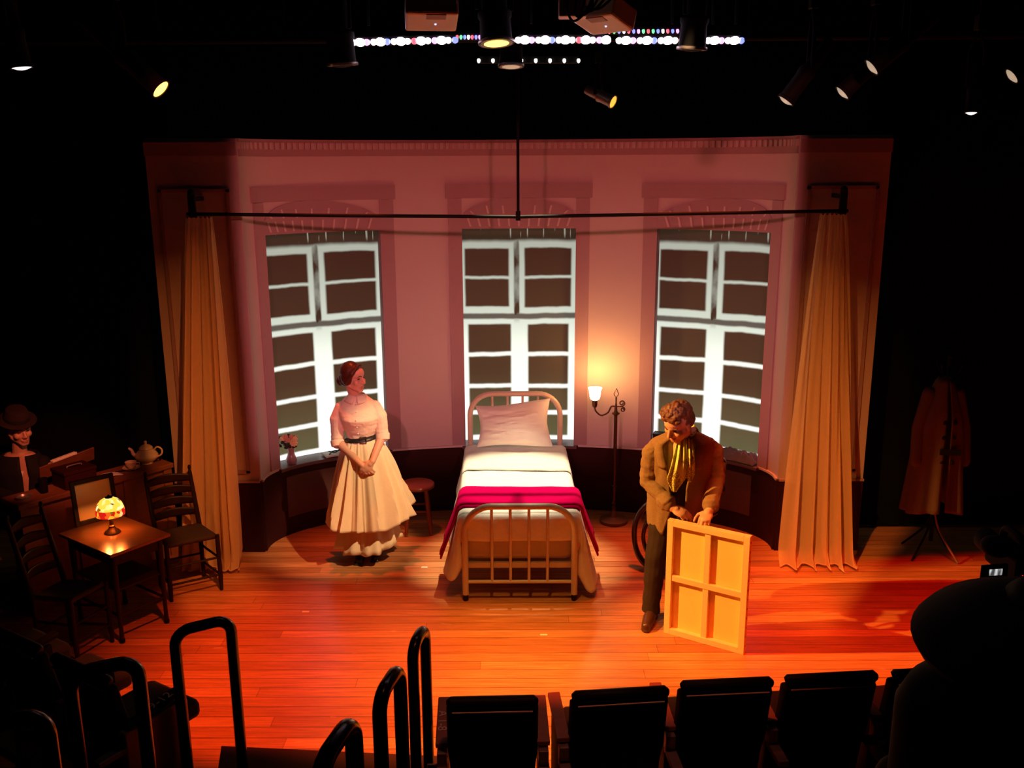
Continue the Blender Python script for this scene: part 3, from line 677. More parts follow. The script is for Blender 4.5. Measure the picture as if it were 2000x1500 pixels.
# ================================================================== SILL THINGS
vs_ = P(-1.17, .02, ZW+.002)
va = thing('flower_vase', 'mauve vase of dried cream and pink flowers on the left window sill', 'vase', tuple(vs_))
m = MB(); m.lathe([(.02, 0), (.036, 0), (.04, .006), (.047, .03), (.047, .05), (.034, .075), (.028, .1), (.028, .12), (.036, .145), (.032, .143), (.022, .115), (.01, .1)], vs_, 22); m.build('vase', MT['vase'], va)
rnd = random.Random(4)
m = MB()
for k in range(16):
    a = rnd.uniform(0, 2*pi); r = rnd.uniform(.03, .09); h = rnd.uniform(.19, .29); m.tube(catmull([vs_+V((0, 0, .1)), vs_+V((r*.35*cos(a), r*.35*sin(a), .18)), vs_+V((r*cos(a), r*sin(a), h))], 4), .0025, 5)
m.build('stem', MT['stalk'], va)
m = MB()
for k in range(26):
    a = rnd.uniform(0, 2*pi); r = rnd.uniform(.02, .08); p = vs_+V((r*cos(a)-.02, r*sin(a)*.6, rnd.uniform(.16, .25)))
    m.ell(p, (.022, .016, .012), n=8, rot=Euler((rnd.random()*3, rnd.random()*3, 0)).to_matrix())
m.build('leaf', MT['leaf'], va)
for dx, dz, sc_, mt in ((.035, .20, 1.15, 'flower'), (-.035, .245, 1, 'flowerp'), (-.06, .235, .8, 'flower'), (.02, .255, .7, 'flowerp'), (.05, .235, .8, 'flower'), (-.01, .225, .8, 'flowerp')):
    m = MB(); c = vs_+V((dx, -.03, dz))
    for k in range(9):
        a = k*2*pi/9; m.ell(c+V((.016*cos(a)*sc_, -.004, .016*sin(a)*sc_)), (.017*sc_, .007, .011*sc_), n=8, rot=Matrix.Rotation(-a, 3, 'Y'))
    m.ell(c+V((0, -.008, 0)), .011*sc_, n=8); m.build('blossom', MT[mt], va)
p0 = P(-.86, .02, ZW+.003)
ne = thing('folded_newspaper', 'folded newspaper with a twisted dark strap on the left window sill', 'newspaper', tuple(p0), rz=R(32))
m = MB(); W0 = world_of(ne)
m.grid(lambda u, v: W0 @ V(((u-.5)*.26, (v-.5)*.14, .010+.006*sin(u*6+v*3)+.004*v)), 16, 8); m.build('sheets', MT['newsprint'], ne, solid=.012)
m = MB(); m.tube([W0 @ V(p) for p in catmull([(-.09, -.04, .03), (-.03, .02, .034), (.05, .0, .032), (.11, -.05, .03)], 6)], .006, 7); m.tube([W0 @ V(p) for p in catmull([(-.07, .03, .034), (-.02, -.01, .03), (.04, .03, .045), (.09, .04, .06)], 6)], .006, 7); m.build('strap', MT['belt'], ne)
def crumple(u, v):
    t = .93+u*.34; off = -.05+v*.14; e = min(u, 1-u, v, 1-v)
    h = .006+(.06+.035*u)*min(e*6, 1)*(.55+.9*abs(mn.noise(V((u*5, v*4, 1))))+.35*abs(mn.noise(V((u*11, v*10, 4)))))
    if v < .15: h -= (.15-v)*.12
    return P(t, off, ZW+.004+max(h, .004))
m = MB(); m.grid(crumple, 34, 20); o = m.build('crumpled_cloth', MT['cloth'], None, solid=.006); tag(o, 'crumpled grey cloth lying on the right window sill', 'cloth')
pb = P(.648, .02, ZW+.003)
m = MB(); m.box(pb+V((0, 0, .07)), (.14, .10, .14), rz=-.35); bx = m.build('small_box', MT['darkwood'], None, bevel=.006); tag(bx, 'small dark wooden box on the right window sill behind the man', 'box')
m = MB(); m.box(pb+V((0, 0, .146)), (.146, .106, .014), rz=-.35); m.build('lid', MT['darkwood'], bx, bevel=.003)

# ================================================================== LEFT CORNER: counter, table, chairs
CA, CB = V((-3.53, 6.153, 0)), V((-2.772, 7.105, 0)); cu = (CB-CA).normalized(); cn = V((-cu.y, cu.x, 0))   # cn points away from the stage
def cp(a, d, z): return CA+cu*a+cn*d+V((0, 0, z))
def cbox(a0, a1, d0, d1, z0, z1):
    m = MB(); vs = [cp(a, d, z) for z in (z0, z1) for a, d in ((a0, d0), (a1, d0), (a1, d1), (a0, d1))]
    return m.add(vs, [(3, 2, 1, 0), (4, 5, 6, 7), (0, 1, 5, 4), (1, 2, 6, 5), (2, 3, 7, 6), (3, 0, 4, 7)])
CL = (CB-CA).length; CZ = .85
ct = thing('piano', 'low reddish-brown upright piano with its back to the stage at the far left', 'piano', tuple(cp(CL/2, .14, 0)))
cbox(0, CL, 0, .27, CZ-.04, CZ).build('top', MT['counter'], ct, smooth=False, bevel=.006)
cbox(.03, CL-.03, .03, .25, .06, CZ-.04).build('case', MT['counter'], ct, smooth=False)
cbox(.0, CL, .01, .27, 0, .07).build('plinth', MT['counter'], ct, smooth=False, bevel=.004)
for a in (.05, CL*.36, CL*.68, CL-.05): cbox(a-.035, a+.035, .012, .04, .07, CZ-.04).build('back_post', MT['counter'], ct, smooth=False)
cbox(.02, CL-.1, .25, .46, .58, .66).build('keyboard', MT['darkwood'], ct, smooth=False, bevel=.006)
# on the counter
bo = thing('wooden_case', 'dark red wooden case with a pale handle on the piano top, behind the framed glass', 'case', tuple(cp(.48, .14, CZ)))
cbox(.36, .60, .03, .24, CZ, CZ+.11).build('body', MT['wains'], bo, smooth=False, bevel=.006)
cbox(.355, .605, .025, .245, CZ+.11, CZ+.135).build('lid', MT['wains'], bo, smooth=False, bevel=.004)
m = MB(); m.tube(catmull([cp(.43, .13, CZ+.137), cp(.44, .13, CZ+.15), cp(.53, .13, CZ+.15), cp(.54, .13, CZ+.137)], 5), .005, 7); m.build('handle', MT['silver'], bo)
ms = thing('music_desk', 'slanted brown music desk standing on the piano top in front of the seated musician', 'music stand', tuple(cp(.42, .36, 0)))
mA, mB = pix(78, 925, 6.62), pix(184, 884, 7.05); mu = mB-mA; mu.z *= .9
m = MB(); bk = V((cn.x*.10, cn.y*.10, -.045))
for lift, th in ((0, .012),):
    up = V((-cn.x*-.02, 0, 0))+V((cn.x*-.05, cn.y*-.05, .10))
    vs = [mA-up*.6+bk*0, mB-up*.6, mB+up*.45, mA+up*.45]; off = V((cn.x*th, cn.y*th, .004))
    m.add(vs+[p+off for p in vs], [(0, 1, 2, 3), (7, 6, 5, 4), (0, 4, 5, 1), (1, 5, 6, 2), (2, 6, 7, 3), (3, 7, 4, 0)])
m.build('desk', MT['counter'], ms, smooth=False)
lb = (mA+mB)/2
for f in (.25, .75):
    q = mA+mu*f; e = q-CA; dd = e.x*cn.x+e.y*cn.y; aa = e.x*cu.x+e.y*cu.y; bq = cp(aa, min(max(dd, .03), .24), CZ+.002)
    m = MB(); m.tube([q+V((0, 0, -.05)), bq], .010, 8); m.build('leg', MT['rig'], ms)
m = MB(); up = V((cn.x*-.05, cn.y*-.05, .10)); pA, pB = mA+mu*.22+up*.46, mA+mu*.66+up*.46
m.bar(pA+V((cn.x*.02, cn.y*.02, .012)), pB+V((cn.x*.02, cn.y*.02, .012)), .035, .02); bk_ = m.build('music_book', MT['paper'], None, bevel=.004); tag(bk_, 'pale music book resting open on the slanted music desk', 'book')
m = MB(); a = .72; m.grid(lambda u, v: cp(.665+u*.15, .05+v*.10, CZ+.006+.008*sin(u*4)), 10, 5); o = m.build('paper_sheet', MT['paper'], None, solid=.008); tag(o, 'white folded paper on the piano top above the framed glass', 'paper')
m = MB(); m.tube([cp(.80, .14, CZ+.006), cp(.93, .09, CZ+.006)], .006, 7); o = m.build('dark_pen', MT['rig'], None); tag(o, 'dark pen lying on the piano top left of the saucer', 'pen')
# saucer, cup, teapot
sp_ = cp(.92, .115, CZ)
m = MB(); m.lathe([(.02, .002), (.035, .002), (.065, .014), (.068, .018), (.03, .008), (.01, .007)], sp_, 28); o = m.build('saucer', MT['porcelain'], None); tag(o, 'cream china saucer on the piano top beside the teapot', 'saucer')
cup = thing('teacup', 'cream china teacup standing in the saucer on the piano top', 'cup', tuple(sp_+V((0, 0, .009))))
m = MB(); m.lathe([(.018, .009), (.022, .011), (.022, .016), (.036, .032), (.043, .058), (.045, .064), (.041, .06), (.033, .035), (.01, .02)], sp_, 24); m.build('bowl', MT['porcelain'], cup)
m = MB(); m.tube(catmull([sp_+V((.04, .0, .055)), sp_+V((.065, .0, .058)), sp_+V((.064, .0, .036)), sp_+V((.038, .0, .03))], 5), .004, 7); m.build('handle', MT['porcelain'], cup)
tp = cp(1.085, .165, CZ); te = thing('teapot', 'cream patterned china teapot at the right end of the piano top', 'teapot', tuple(tp))
m = MB(); m.lathe([(.03, 0), (.045, 0), (.042, .01), (.06, .022), (.088, .05), (.09, .068), (.07, .1), (.05, .115), (.046, .12)], tp, 30); m.build('body', MT['porcelain'], te)
m = MB(); m.lathe([(.05, .118), (.054, .122), (.05, .135), (.032, .15), (.012, .158), (.008, .163), (.013, .172), (.011, .182), (.004, .188)], tp, 24); m.build('lid', MT['porcelain'], te)
m = MB(); m.tube(catmull([tp+V((-.07, 0, .05)), tp+V((-.105, 0, .075)), tp+V((-.115, 0, .105)), tp+V((-.14, 0, .125))], 6), [.018-.0005*k for k in range(19)], 10); m.build('spout', MT['porcelain'], te)
m = MB(); m.tube(catmull([tp+V((.055, 0, .10)), tp+V((.09, 0, .135)), tp+V((.125, 0, .115)), tp+V((.12, 0, .075)), tp+V((.08, 0, .05))], 6), .007, 9); m.build('handle', MT['porcelain'], te)
tg = cp(.245, .13, CZ); m = MB(); m.lathe([(.02, 0), (.028, 0), (.032, .11), (.030, .11), (.026, .008), (.005, .006)], tg, 18); o = m.build('tumbler', MT['rig'], None); tag(o, 'dark tumbler standing on the left end of the piano top', 'tumbler')
ta = cp(.09, .11, CZ); m = MB(); m.lathe([(.03, 0), (.05, 0), (.056, .022), (.05, .022), (.042, .008), (.01, .006)], ta, 20); o = m.build('ashtray', MT['silver'], None); tag(o, 'small metal ashtray at the left end of the piano top', 'ashtray')
# side table
N0, N1, N2 = V((-2.695, 5.682, 0)), V((-2.43, 6.052, 0)), V((-3.20, 6.09, 0)); tu, tv = (N1-N0), (N2-N0); tv = tv-tu*(tv.dot(tu)/tu.length_squared)
def tpt(a, b, z): return N0+tu*a+tv*b+V((0, 0, z))
tb = thing('side_table', 'small polished brown wooden table holding the glowing stained glass lamp', 'table', tuple(tpt(.5, .5, 0)))
def tbox(a0, a1, b0, b1, z0, z1):
    m = MB(); vs = [tpt(a, b, z) for z in (z0, z1) for a, b in ((a0, b0), (a1, b0), (a1, b1), (a0, b1))]
    return m.add(vs, [(3, 2, 1, 0), (4, 5, 6, 7), (0, 1, 5, 4), (1, 2, 6, 5), (2, 3, 7, 6), (3, 0, 4, 7)])
tbox(0, 1, 0, 1, .658, .68).build('tabletop', MT['wood'], tb, smooth=False, bevel=.004)
tbox(.1, .9, .08, .92, .57, .658).build('apron', MT['darkwood'], tb, smooth=False)
for a, b in ((.12, .10), (.88, .10), (.12, .90), (.88, .90)):
    m = MB(); p = tpt(a, b, 0); m.tube([p+V((0, 0, .65)), p+V((0, 0, .5)), p+V((0, 0, .3)), p+V((0, 0, .12)), p+V((0, 0, .03))], [.024, .022, .017, .014, .016], 10); lg = m.build('leg', MT['darkwood'], tb)
    m = MB(); m.lathe([(.008, 0), (.018, .003), (.02, .018), (.016, .032)], p, 10); m.build('caster', MT['rig'], lg)
for q in (((.12, .10), (.88, .10)), ((.12, .90), (.88, .90)), ((.12, .10), (.12, .90)), ((.88, .1), (.88, .9))):
    m = MB(); m.tube([tpt(*q[0], .20), tpt(*q[1], .20)], .010, 8); m.build('stretcher', MT['darkwood'], tb)
tbox(.12, .88, .10, .90, .375, .39).build('shelf', MT['darkwood'], tb, smooth=False, bevel=.003)
# tiffany style lamp
lp_ = V((-2.842, 6.068, .68)); tl = thing('table_lamp', 'glowing table lamp with yellow and red stained glass dome on the side table', 'table lamp', tuple(lp_))
m = MB(); m.lathe([(.02, 0), (.052, 0), (.055, .006), (.048, .016), (.03, .03), (.02, .045), (.024, .055), (.016, .062), (.014, .1), (.012, .15), (.010, .19)], lp_, 22); m.build('base', MT['bronze'], tl)
gl = bpy.data.materials.new('stained_glass'); gl.use_nodes = True; nt = gl.node_tree; b = nt.nodes['Principled BSDF']
tc = nt.nodes.new('ShaderNodeTexCoord'); vo = nt.nodes.new('ShaderNodeTexVoronoi'); vo.inputs['Scale'].default_value = 34; nt.links.new(tc.outputs['Object'], vo.inputs['Vector'])
sx = nt.nodes.new('ShaderNodeSeparateXYZ'); nt.links.new(tc.outputs['Object'], sx.inputs[0])
sv = nt.nodes.new('ShaderNodeSeparateColor'); nt.links.new(vo.outputs['Color'], sv.inputs[0])
rp = nt.nodes.new('ShaderNodeValToRGB'); rp.color_ramp.interpolation = 'CONSTANT'; e = rp.color_ramp.elements
e[0].position = 0; e[0].color = (.55, .01, .005, 1); e[1].position = .4; e[1].color = (.85, .10, .01, 1)
for p_, c_ in ((.62, (.16, .12, .01, 1)), (.74, (1, .36, .02, 1)), (.9, (.9, .55, .2, 1))): k = e.new(p_); k.color = c_
nt.links.new(sv.outputs[0], rp.inputs[0])
ry = nt.nodes.new('ShaderNodeValToRGB'); ry.color_ramp.interpolation = 'CONSTANT'; e = ry.color_ramp.elements
e[0].position = 0; e[0].color = (1, .62, .06, 1); e[1].position = .93; e[1].color = (.30, .10, .01, 1); k = e.new(.35); k.color = (1, .78, .22, 1); k = e.new(.7); k.color = (1, .85, .38, 1); nt.links.new(sv.outputs[1], ry.inputs[0])
gt = nt.nodes.new('ShaderNodeMath'); gt.operation = 'GREATER_THAN'; gt.inputs[1].default_value = .186; nt.links.new(sx.outputs[2], gt.inputs[0])
mx = nt.nodes.new('ShaderNodeMix'); mx.data_type = 'RGBA'; nt.links.new(gt.outputs[0], mx.inputs['Factor']); nt.links.new(rp.outputs[0], mx.inputs['A']); nt.links.new(ry.outputs[0], mx.inputs['B'])
nt.links.new(mx.outputs['Result'], b.inputs['Emission Color']); nt.links.new(mx.outputs['Result'], b.inputs['Base Color']); b.inputs['Emission Strength'].default_value = 1.25; b.inputs['Roughness'].default_value = .2
m = MB(); m.lathe([(.022, .259), (.034, .255), (.058, .240), (.079, .213), (.091, .179), (.094, .15), (.091, .136), (.094, .135), (.097, .15), (.094, .18), (.082, .215), (.060, .243), (.034, .258), (.024, .262)], lp_, 30); o = m.build('shade', gl, tl)
m = MB(); m.lathe([(.008, .255), (.026, .262), (.026, .266), (.01, .272), (.006, .282)], lp_, 16); m.build('cap', MT['bronze'], tl)
for dx in (-.04, .04): point('table_lamp_bulb', tuple(lp_+V((dx, 0, .150))), 1.6, (1, .36, .07), .018)
# framed glass leaning at the back of the table
fA, fB = V((-3.150, 6.175, .684)), V((-2.93, 6.385, .684)); fu = (fB-fA); fw = fu.length; fu.normalize(); fn_ = V((fu.y, -fu.x, 0)); fup = (V((0, 0, 1))-fn_*.12).normalized(); fh = .325
gf = thing('framed_glass', 'dark framed glass reflecting amber light, propped behind the glowing table lamp', 'frame', tuple((fA+fB)/2))
def fbox(a0, a1, h0, h1, d0, d1):
    m = MB(); vs = [fA+fu*a+fup*h+fn_*d for d in (d0, d1) for a, h in ((a0, h0), (a1, h0), (a1, h1), (a0, h1))]
    return m.add(vs, [(3, 2, 1, 0), (4, 5, 6, 7), (0, 1, 5, 4), (1, 2, 6, 5), (2, 3, 7, 6), (3, 0, 4, 7)])
fbox(.02, fw-.02, .02, fh-.02, -.006, .0).build('glass', MT['glass'], gf, smooth=False)
for q in ((0, .03, 0, fh), (fw-.03, fw, 0, fh), (.03, fw-.03, 0, .03), (.03, fw-.03, fh-.03, fh)): fbox(*q, -.01, .016).build('frame_bar', MT['darkwood'], gf, smooth=False, bevel=.003)
# ladder-back chairs
def ladder_chair(name, label, fl_, fr, rr, hgt, seat=.44, group=None):
    """fl_, fr front legs and rr rear right leg as floor points"""
    fl_, fr, rr = V((*fl_, 0)), V((*fr, 0)), V((*rr, 0)); rl = rr+(fl_-fr)*.88; back = (rr-fr).normalized()
    t = thing(name, label, 'chair', tuple((fl_+fr+rr+rl)/4), 0, group)
    posts = []
    for p in (rl, rr):
        top = p+back*.10+V((0, 0, hgt)); mid = p+V((0, 0, seat)); posts.append((mid, top))
        m = MB(); m.tube([p, mid, top-V((0, 0, .03)), top], [.015, .019, .016, .008], 10); m.ell(top+V((0, 0, .012)), (.014, .014, .022), n=10); m.build('back_post', MT['darkwood'], t)
    for p in (fl_, fr):
        m = MB(); m.tube([p, p+V((0, 0, .1)), p+V((0, 0, seat+.015))], [.013, .018, .017], 10); m.build('leg', MT['darkwood'], t)
    for k in range(4):
        f = .25+k*.2; a = posts[0][0].lerp(posts[0][1], f); b = posts[1][0].lerp(posts[1][1], f); m = MB()
        def sl(u, v, a=a, b=b, k=k): p = a.lerp(b, u)+back*(.035*sin(u*pi)); return p+V((0, 0, (v-.5)*.05*(1)+(.02*sin(u*pi) if v > .5 else 0)))
        m.grid(sl, 12, 4); m.build('slat', MT['darkwood'], t, solid=.009)
    c = (fl_+fr+rr+rl)/4
    def st_(u, v): p = (fl_.lerp(fr, u)).lerp(rl.lerp(rr, u), v); d = min(abs(u-.5), abs(v-.5)); return V((p.x, p.y, seat-.008*(1-abs(u-.5)*2)*(1-abs(v-.5)*2)))
    m = MB(); m.grid(st_, 12, 12); m.build('seat', MT['rush'], t, solid=.03)
    for a, b in ((fl_, fr), (fr, rr), (fl_, rl), (rl, rr)):
        for z in ((.13, .27) if (a, b) != (rl, rr) else (.2,)):
            m = MB(); m.tube([a+V((0, 0, z)), b+V((0, 0, z))], .009, 8); m.build('rung', MT['darkwood'], t)
    return t
ladder_chair('ladder_back_chair', 'dark ladder-back chair with woven seat between the side table and left curtain', (-2.60, 6.374), (-2.284, 6.568), (-2.50, 6.81), .875)
ladder_chair('ladder_back_chair', 'dark ladder-back chair at the far left, on the near side of the side table', (-2.90, 5.50), (-2.79, 5.775), (-3.08, 5.80), .98)
#PART3
# ================================================================== PEOPLE
def head_shape(m, c, F, s=1.0, jaw=1.0):
    """F: 3x3 with x = own left side... y = forward, z = up; c = centre at eye height"""
    c = V(c); T = lambda x, y, z: c+F @ (V((x, y, z))*s)
    E_ = lambda p, r: m.ell(T(*p), tuple(q*s for q in r), n=18, rot=F)
    E_((0, -.018, .035), (.076, .094, .085)); E_((0, .022, -.03), (.062, .066, .085)); E_((0, .03, .035), (.064, .062, .06))
    for k in (-1, 1):
        m.cap(T(k*.050*jaw, -.005, -.055), T(k*.012, .066, -.098), .024*s, .020*s)
        E_((k*.040, .058, -.028), (.026, .026, .026)); m.cap(T(k*.012, .082, .022), T(k*.045, .066, .020), .011*s, .009*s)
        E_((k*.076, -.008, -.012), (.010, .020, .032)); E_((k*.012, .098, -.037), (.010, .010, .009))
    E_((0, .062, -.102), (.022, .020, .017))
    m.cap(T(0, .083, .012), T(0, .108, -.030), .009*s, .013*s)
    m.cap(T(-.018, .083, -.066), T(.018, .083, -.066), .009*s); m.cap(T(-.014, .080, -.079), T(.014, .080, -.079), .0095*s)
    return T
def face_bits(root, T, F, s, lip=True, brow=None):
    for k in (-1, 1):
        q = MB(); q.ell(T(k*.031, .0745, .002), (.0135*s, .010*s, .0075*s), n=10, rot=F); q.build('eye', MT['eye'], root)
        q = MB(); q.tube([T(k*.014, .094, .021), T(k*.032, .090, .028), T(k*.048, .076, .022)], [.003*s, .004*s, .002*s], 6); q.build('eyebrow', brow or MT['hairm'], root)
    if lip:
        q = MB(); q.cap(T(-.017, .089, -.067), T(.017, .089, -.067), .0065*s); q.cap(T(-.013, .087, -.077), T(.013, .087, -.077), .007*s); q.build('lips', MT['lip'], root)
def hand(m, wrist, d, up, side=1, curl=(.3, .35, .3), s=1.0, spread=.10, thumb=.7, fl=(1, 1, 1, 1)):
    """d: direction of the palm, up: back-of-hand normal, side +1 puts the thumb at +across"""
    d = V(d).normalized(); up = V(up); up = (up-d*up.dot(d)).normalized(); ac = d.cross(up)*side; w = V(wrist)
    Fr = Matrix((ac, d, up)).transposed()
    m.cap(w-d*.01*s, w+d*.03*s, .024*s, .026*s)
    m.ell(w+d*.052*s, (.040*s, .050*s, .0165*s), n=16, rot=Fr); m.ell(w+d*.035*s+ac*.022*s-up*.004*s, (.020*s, .035*s, .015*s), n=12, rot=Fr)
    for k in range(4):
        off = (1.5-k)*.0195*s; p = w+d*(.088-.006*abs(k-1))*s+ac*off; r = (.0088, .0092, .0088, .0076)[k]*s
        ln = [(.040, .025, .020), (.044, .028, .021), (.041, .026, .021), (.032, .020, .018)][k]; a = 0; sd = ac*((1.5-k)*spread)
        m.cap(w+d*.05*s+ac*off*.8, p, r*1.1, r*1.05)
        for j in range(3):
            a += curl[j]*(1+.12*(k-1.5))*fl[k]; dd = (d*cos(a)-up*sin(a)+sd*(1-min(a, 1))).normalized(); q = p+dd*ln[j]*s; m.cap(p, q, r*(1-.07*j), r*(.93-.07*j), n=10); p = q
    p = w+d*.02*s+ac*.026*s-up*.004*s; q = p+(d*.7+ac*thumb-up*.2).normalized()*.036*s; m.cap(p, q, .0125*s, .0105*s, n=10)
    q2 = q+(d*.9+ac*thumb*.35-up*.35).normalized()*.030*s; m.cap(q, q2, .0105*s, .009*s, n=10)
    m.cap(q2, q2+(d*.95+ac*.05-up*.4).normalized()*.022*s, .009*s, .0075*s, n=10)
def wrinkle(a, f):
    return lambda co: a*mn.noise(co*f)+a*.5*mn.noise(co*f*2.3)

# ---- woman
wx, wy = -1.262, 7.15
wo = thing('person', 'woman in white blouse and long cream skirt, hands clasped, by the left window', 'person', (wx, wy, 0))
Wp = lambda x, y, z: V((wx+x, wy+y, z))
m = MB()
hF = frame((.88, -.46, -.06), (-.05, 0, 1)); hc = Wp(-.035, -.01, 1.545)
T = head_shape(m, hc, hF, .98, .95)
m.cap(Wp(-.02, .015, 1.36), hc+hF @ V((0, -.025, -.06)), .052, .048)
m.loft([(Wp(0, .02, .98), .12, .09), (Wp(0, .015, 1.08), .10, .08), (Wp(0, .0, 1.2), .135, .10), (Wp(-.01, .01, 1.28), .125, .075), (Wp(-.015, .015, 1.355), .075, .05), (Wp(-.02, .015, 1.40), .05, .05)])
m.ell(Wp(0, .03, .92), (.16, .12, .14))
RSh, REl, RWr = Wp(-.165, .01, 1.30), Wp(-.185, -.02, 1.02), Wp(.015, -.175, .885)
LSh, LEl, LWr = Wp(.140, .0, 1.31), Wp(.178, -.01, 1.07), Wp(.115, -.185, .90)
m.cap(RSh+V((.02, 0, -.045)), REl, .036, .036); m.cap(REl, RWr, .040, .026); m.cap(LSh+V((-.02, 0, -.045)), LEl, .036, .036); m.cap(LEl, LWr, .038, .025)
hand(m, RWr, (.65, -.35, -.50), (-.05, -.95, .40), side=-1, curl=(.5, .75, .5), s=.92, spread=.05)
hand(m, LWr, (-.55, -.25, -.62), (.1, -.9, .25), side=1, curl=(.45, .7, .5), s=.92, spread=.05)
for k, fx_, fy_ in ((-1, -.055, .0), (1, .07, .06)):
    m.cap(Wp(k*.08, .03, .9), Wp(fx_, fy_+.02, .5), .085, .055); m.cap(Wp(fx_, fy_+.02, .5), Wp(fx_, fy_+.02, .09), .055, .035); m.cap(Wp(fx_, fy_+.03, .05), Wp(fx_+.02, fy_-.09, .035), .032, .026)
m.build('body', MT['skin'], wo, remesh=.0045, sm=4)
face_bits(wo, T, hF, .98, True, MT['hairw'])
m = MB(); E_ = lambda p, r: m.ell(T(*p), tuple(q*.98 for q in r), n=22, rot=hF)
E_((0, -.030, .042), (.083, .094, .086)); E_((.068, -.02, .0), (.022, .055, .060)); E_((-.068, -.02, .0), (.022, .055, .060)); E_((0, -.075, -.02), (.068, .055, .07)); E_((0, -.115, -.045), (.056, .045, .050))
for k in (-1, 1): m.cap(T(k*.012, .052, .096), T(k*.066, .035, .045), .018, .020); m.cap(T(k*.066, .035, .045), T(k*.074, -.02, -.03), .020, .022)
m.build('hair', MT['hairw'], wo, remesh=.005, sm=5, disp=lambda co: .0014*mn.noise(V((co.x*30, co.y*30, co.z*70))))
m = MB(); m.ell(T(-.075, -.06, .03), (.014, .016, .012), n=10, rot=hF); m.ell(T(-.078, -.045, .02), (.012, .012, .010), n=10, rot=hF); m.build('hair_comb', MT['flowerp'], wo)
# blouse
m = MB()
m.loft([(Wp(0, .012, 1.03), .114, .094), (Wp(0, .008, 1.08), .118, .098), (Wp(0, -.005, 1.15), .140, .116), (Wp(-.003, -.018, 1.215), .154, .134), (Wp(-.008, -.005, 1.28), .158, .115), (Wp(-.012, .01, 1.33), .148, .086), (Wp(-.016, .014, 1.365), .11, .072), (Wp(-.02, .014, 1.395), .062, .060)], 36)
for Sh, El, fwd in ((RSh, REl, -1), (LSh, LEl, 1)):
    a = Sh+V((-.012*fwd, 0, -.004)); d = (El-Sh)
    m.cap(a, Sh+d*.35+V((.012*fwd, -.005, .0)), .046, .056); m.cap(Sh+d*.35+V((.012*fwd, -.005, 0)), Sh+d*.9, .056, .049); m.cap(Sh+d*.86, El+d.normalized()*.01, .054, .052)
m.build('blouse', MT['blouse'], wo, remesh=.006, sm=4, disp=lambda co: .0045*mn.noise(V((co.x*9+co.z*6, co.y*9, co.z*17)))+.0018*mn.noise(V((co.x*30, co.y*30, co.z*58))))
for El, Wr, Sh in ((REl, RWr, RSh), (LEl, LWr, LSh)):
    m = MB(); d = ((El-Sh).normalized()+(Wr-El).normalized()*.5).normalized(); c = El+d*.012
    m.tube([c-d*.028, c-d*.022, c+d*.022, c+d*.028], [.050, .057, .056, .046], 18); m.build('cuff', MT['blouse'], wo)
m = MB()
for k in (-1, 1):
    def cf(u, v, k=k):
        a = -pi/2+k*(.08+u*2.9); r = .058+.030*v; z = 1.405-.030*v-.012*(1-u)*v; return Wp(-.02+r*cos(a)*1.05+k*.012*v*(1-u), .012+r*sin(a)*1.0-.012*v*(1-u), z-.02*(1-u)*v)
    m.grid(cf, 20, 5)
m.build('collar', MT['blouse'], wo, solid=.005)
for k in range(5):
    m = MB(); z = 1.345-k*.058; y_ = (-.078, -.110, -.145, -.142, -.122)[k]; m.ell(Wp(-.010+.003*k, y_-.006, z), (.006, .004, .006), n=8); m.build('button', MT['white'], wo)
m = MB()
m.tube([Wp(.124*cos(a), .010+.106*sin(a), 1.048+.016*cos(a)) for a in [k*2*pi/40 for k in range(40)]], .022, 8, closed=True, sx=.35); bl = m.build('belt', MT['belt'], wo)
m = MB(); m.tube([Wp(.035+.024*x, -.106, 1.052+.026*z) for x, z in ((-1, -1), (1, -1), (1, 1), (-1, 1))], .005, 6, closed=True); m.build('buckle', MT['bronze'], bl)
def skirt(u, v):
    a = u*2*pi
    Rh = .300+.10*max(0, cos(a-.1))**2+.03*max(0, -sin(a)); zh = .30+.10*max(0, cos(a-.15))**2+.045*max(0, -sin(a))
    f = v**.72
    r = .118+(Rh-.118)*f
    am = .05+.15*v**1.1; fold = (1-2*abs(sin(a*4.5+1.1*sin(a*2+1)+.35*sin(v*3+a*3)))**.75)+.50*sin(a*17+2+1.5*sin(a*3)+v)+.40*(1-2*abs(sin(a*13.5+1.5*sin(a*4))))*(1-.5*v)
    r *= 1+am*fold*.75*(.75+.4*sin(a*3+1))
    z = 1.045-(1.045-zh)*v+.016*v*fold
    x = r*cos(a)*1.02; y = r*sin(a)*(.86+.1*v)
    return Wp(x+.01*v, .012+y, z)
m = MB(); m.grid(skirt, 200, 40, close=True); m.build('skirt', MT['skirt'], wo, solid=.004)
def petti(u, v):
    a = u*2*pi; r = .15+.095*v; r *= 1+.10*v*sin(a*9+.5+sin(a*2))+.05*v*sin(a*16)
    z = .60-(.60-.115-.06*max(0, cos(a-.4)))*v+.010*sin(a*9)*v
    return Wp(.015+r*cos(a)*1.05, .02+r*sin(a), z)
m = MB(); m.grid(petti, 130, 14, close=True); m.build('petticoat', MT['skirt'], wo, solid=.004)
for fx_, fy_ in ((-.055, .0), (.07, .06)):
    m = MB(); m.cap(Wp(fx_, fy_+.03, .045), Wp(fx_+.02, fy_-.115, .034), .042, .034); m.cap(Wp(fx_, fy_+.025, .05), Wp(fx_, fy_+.02, .17), .044, .05); m.box(Wp(fx_+.01, fy_-.035, .008), (.07, .24, .016)); m.build('shoe', MT['belt'], wo, remesh=.006, sm=4)

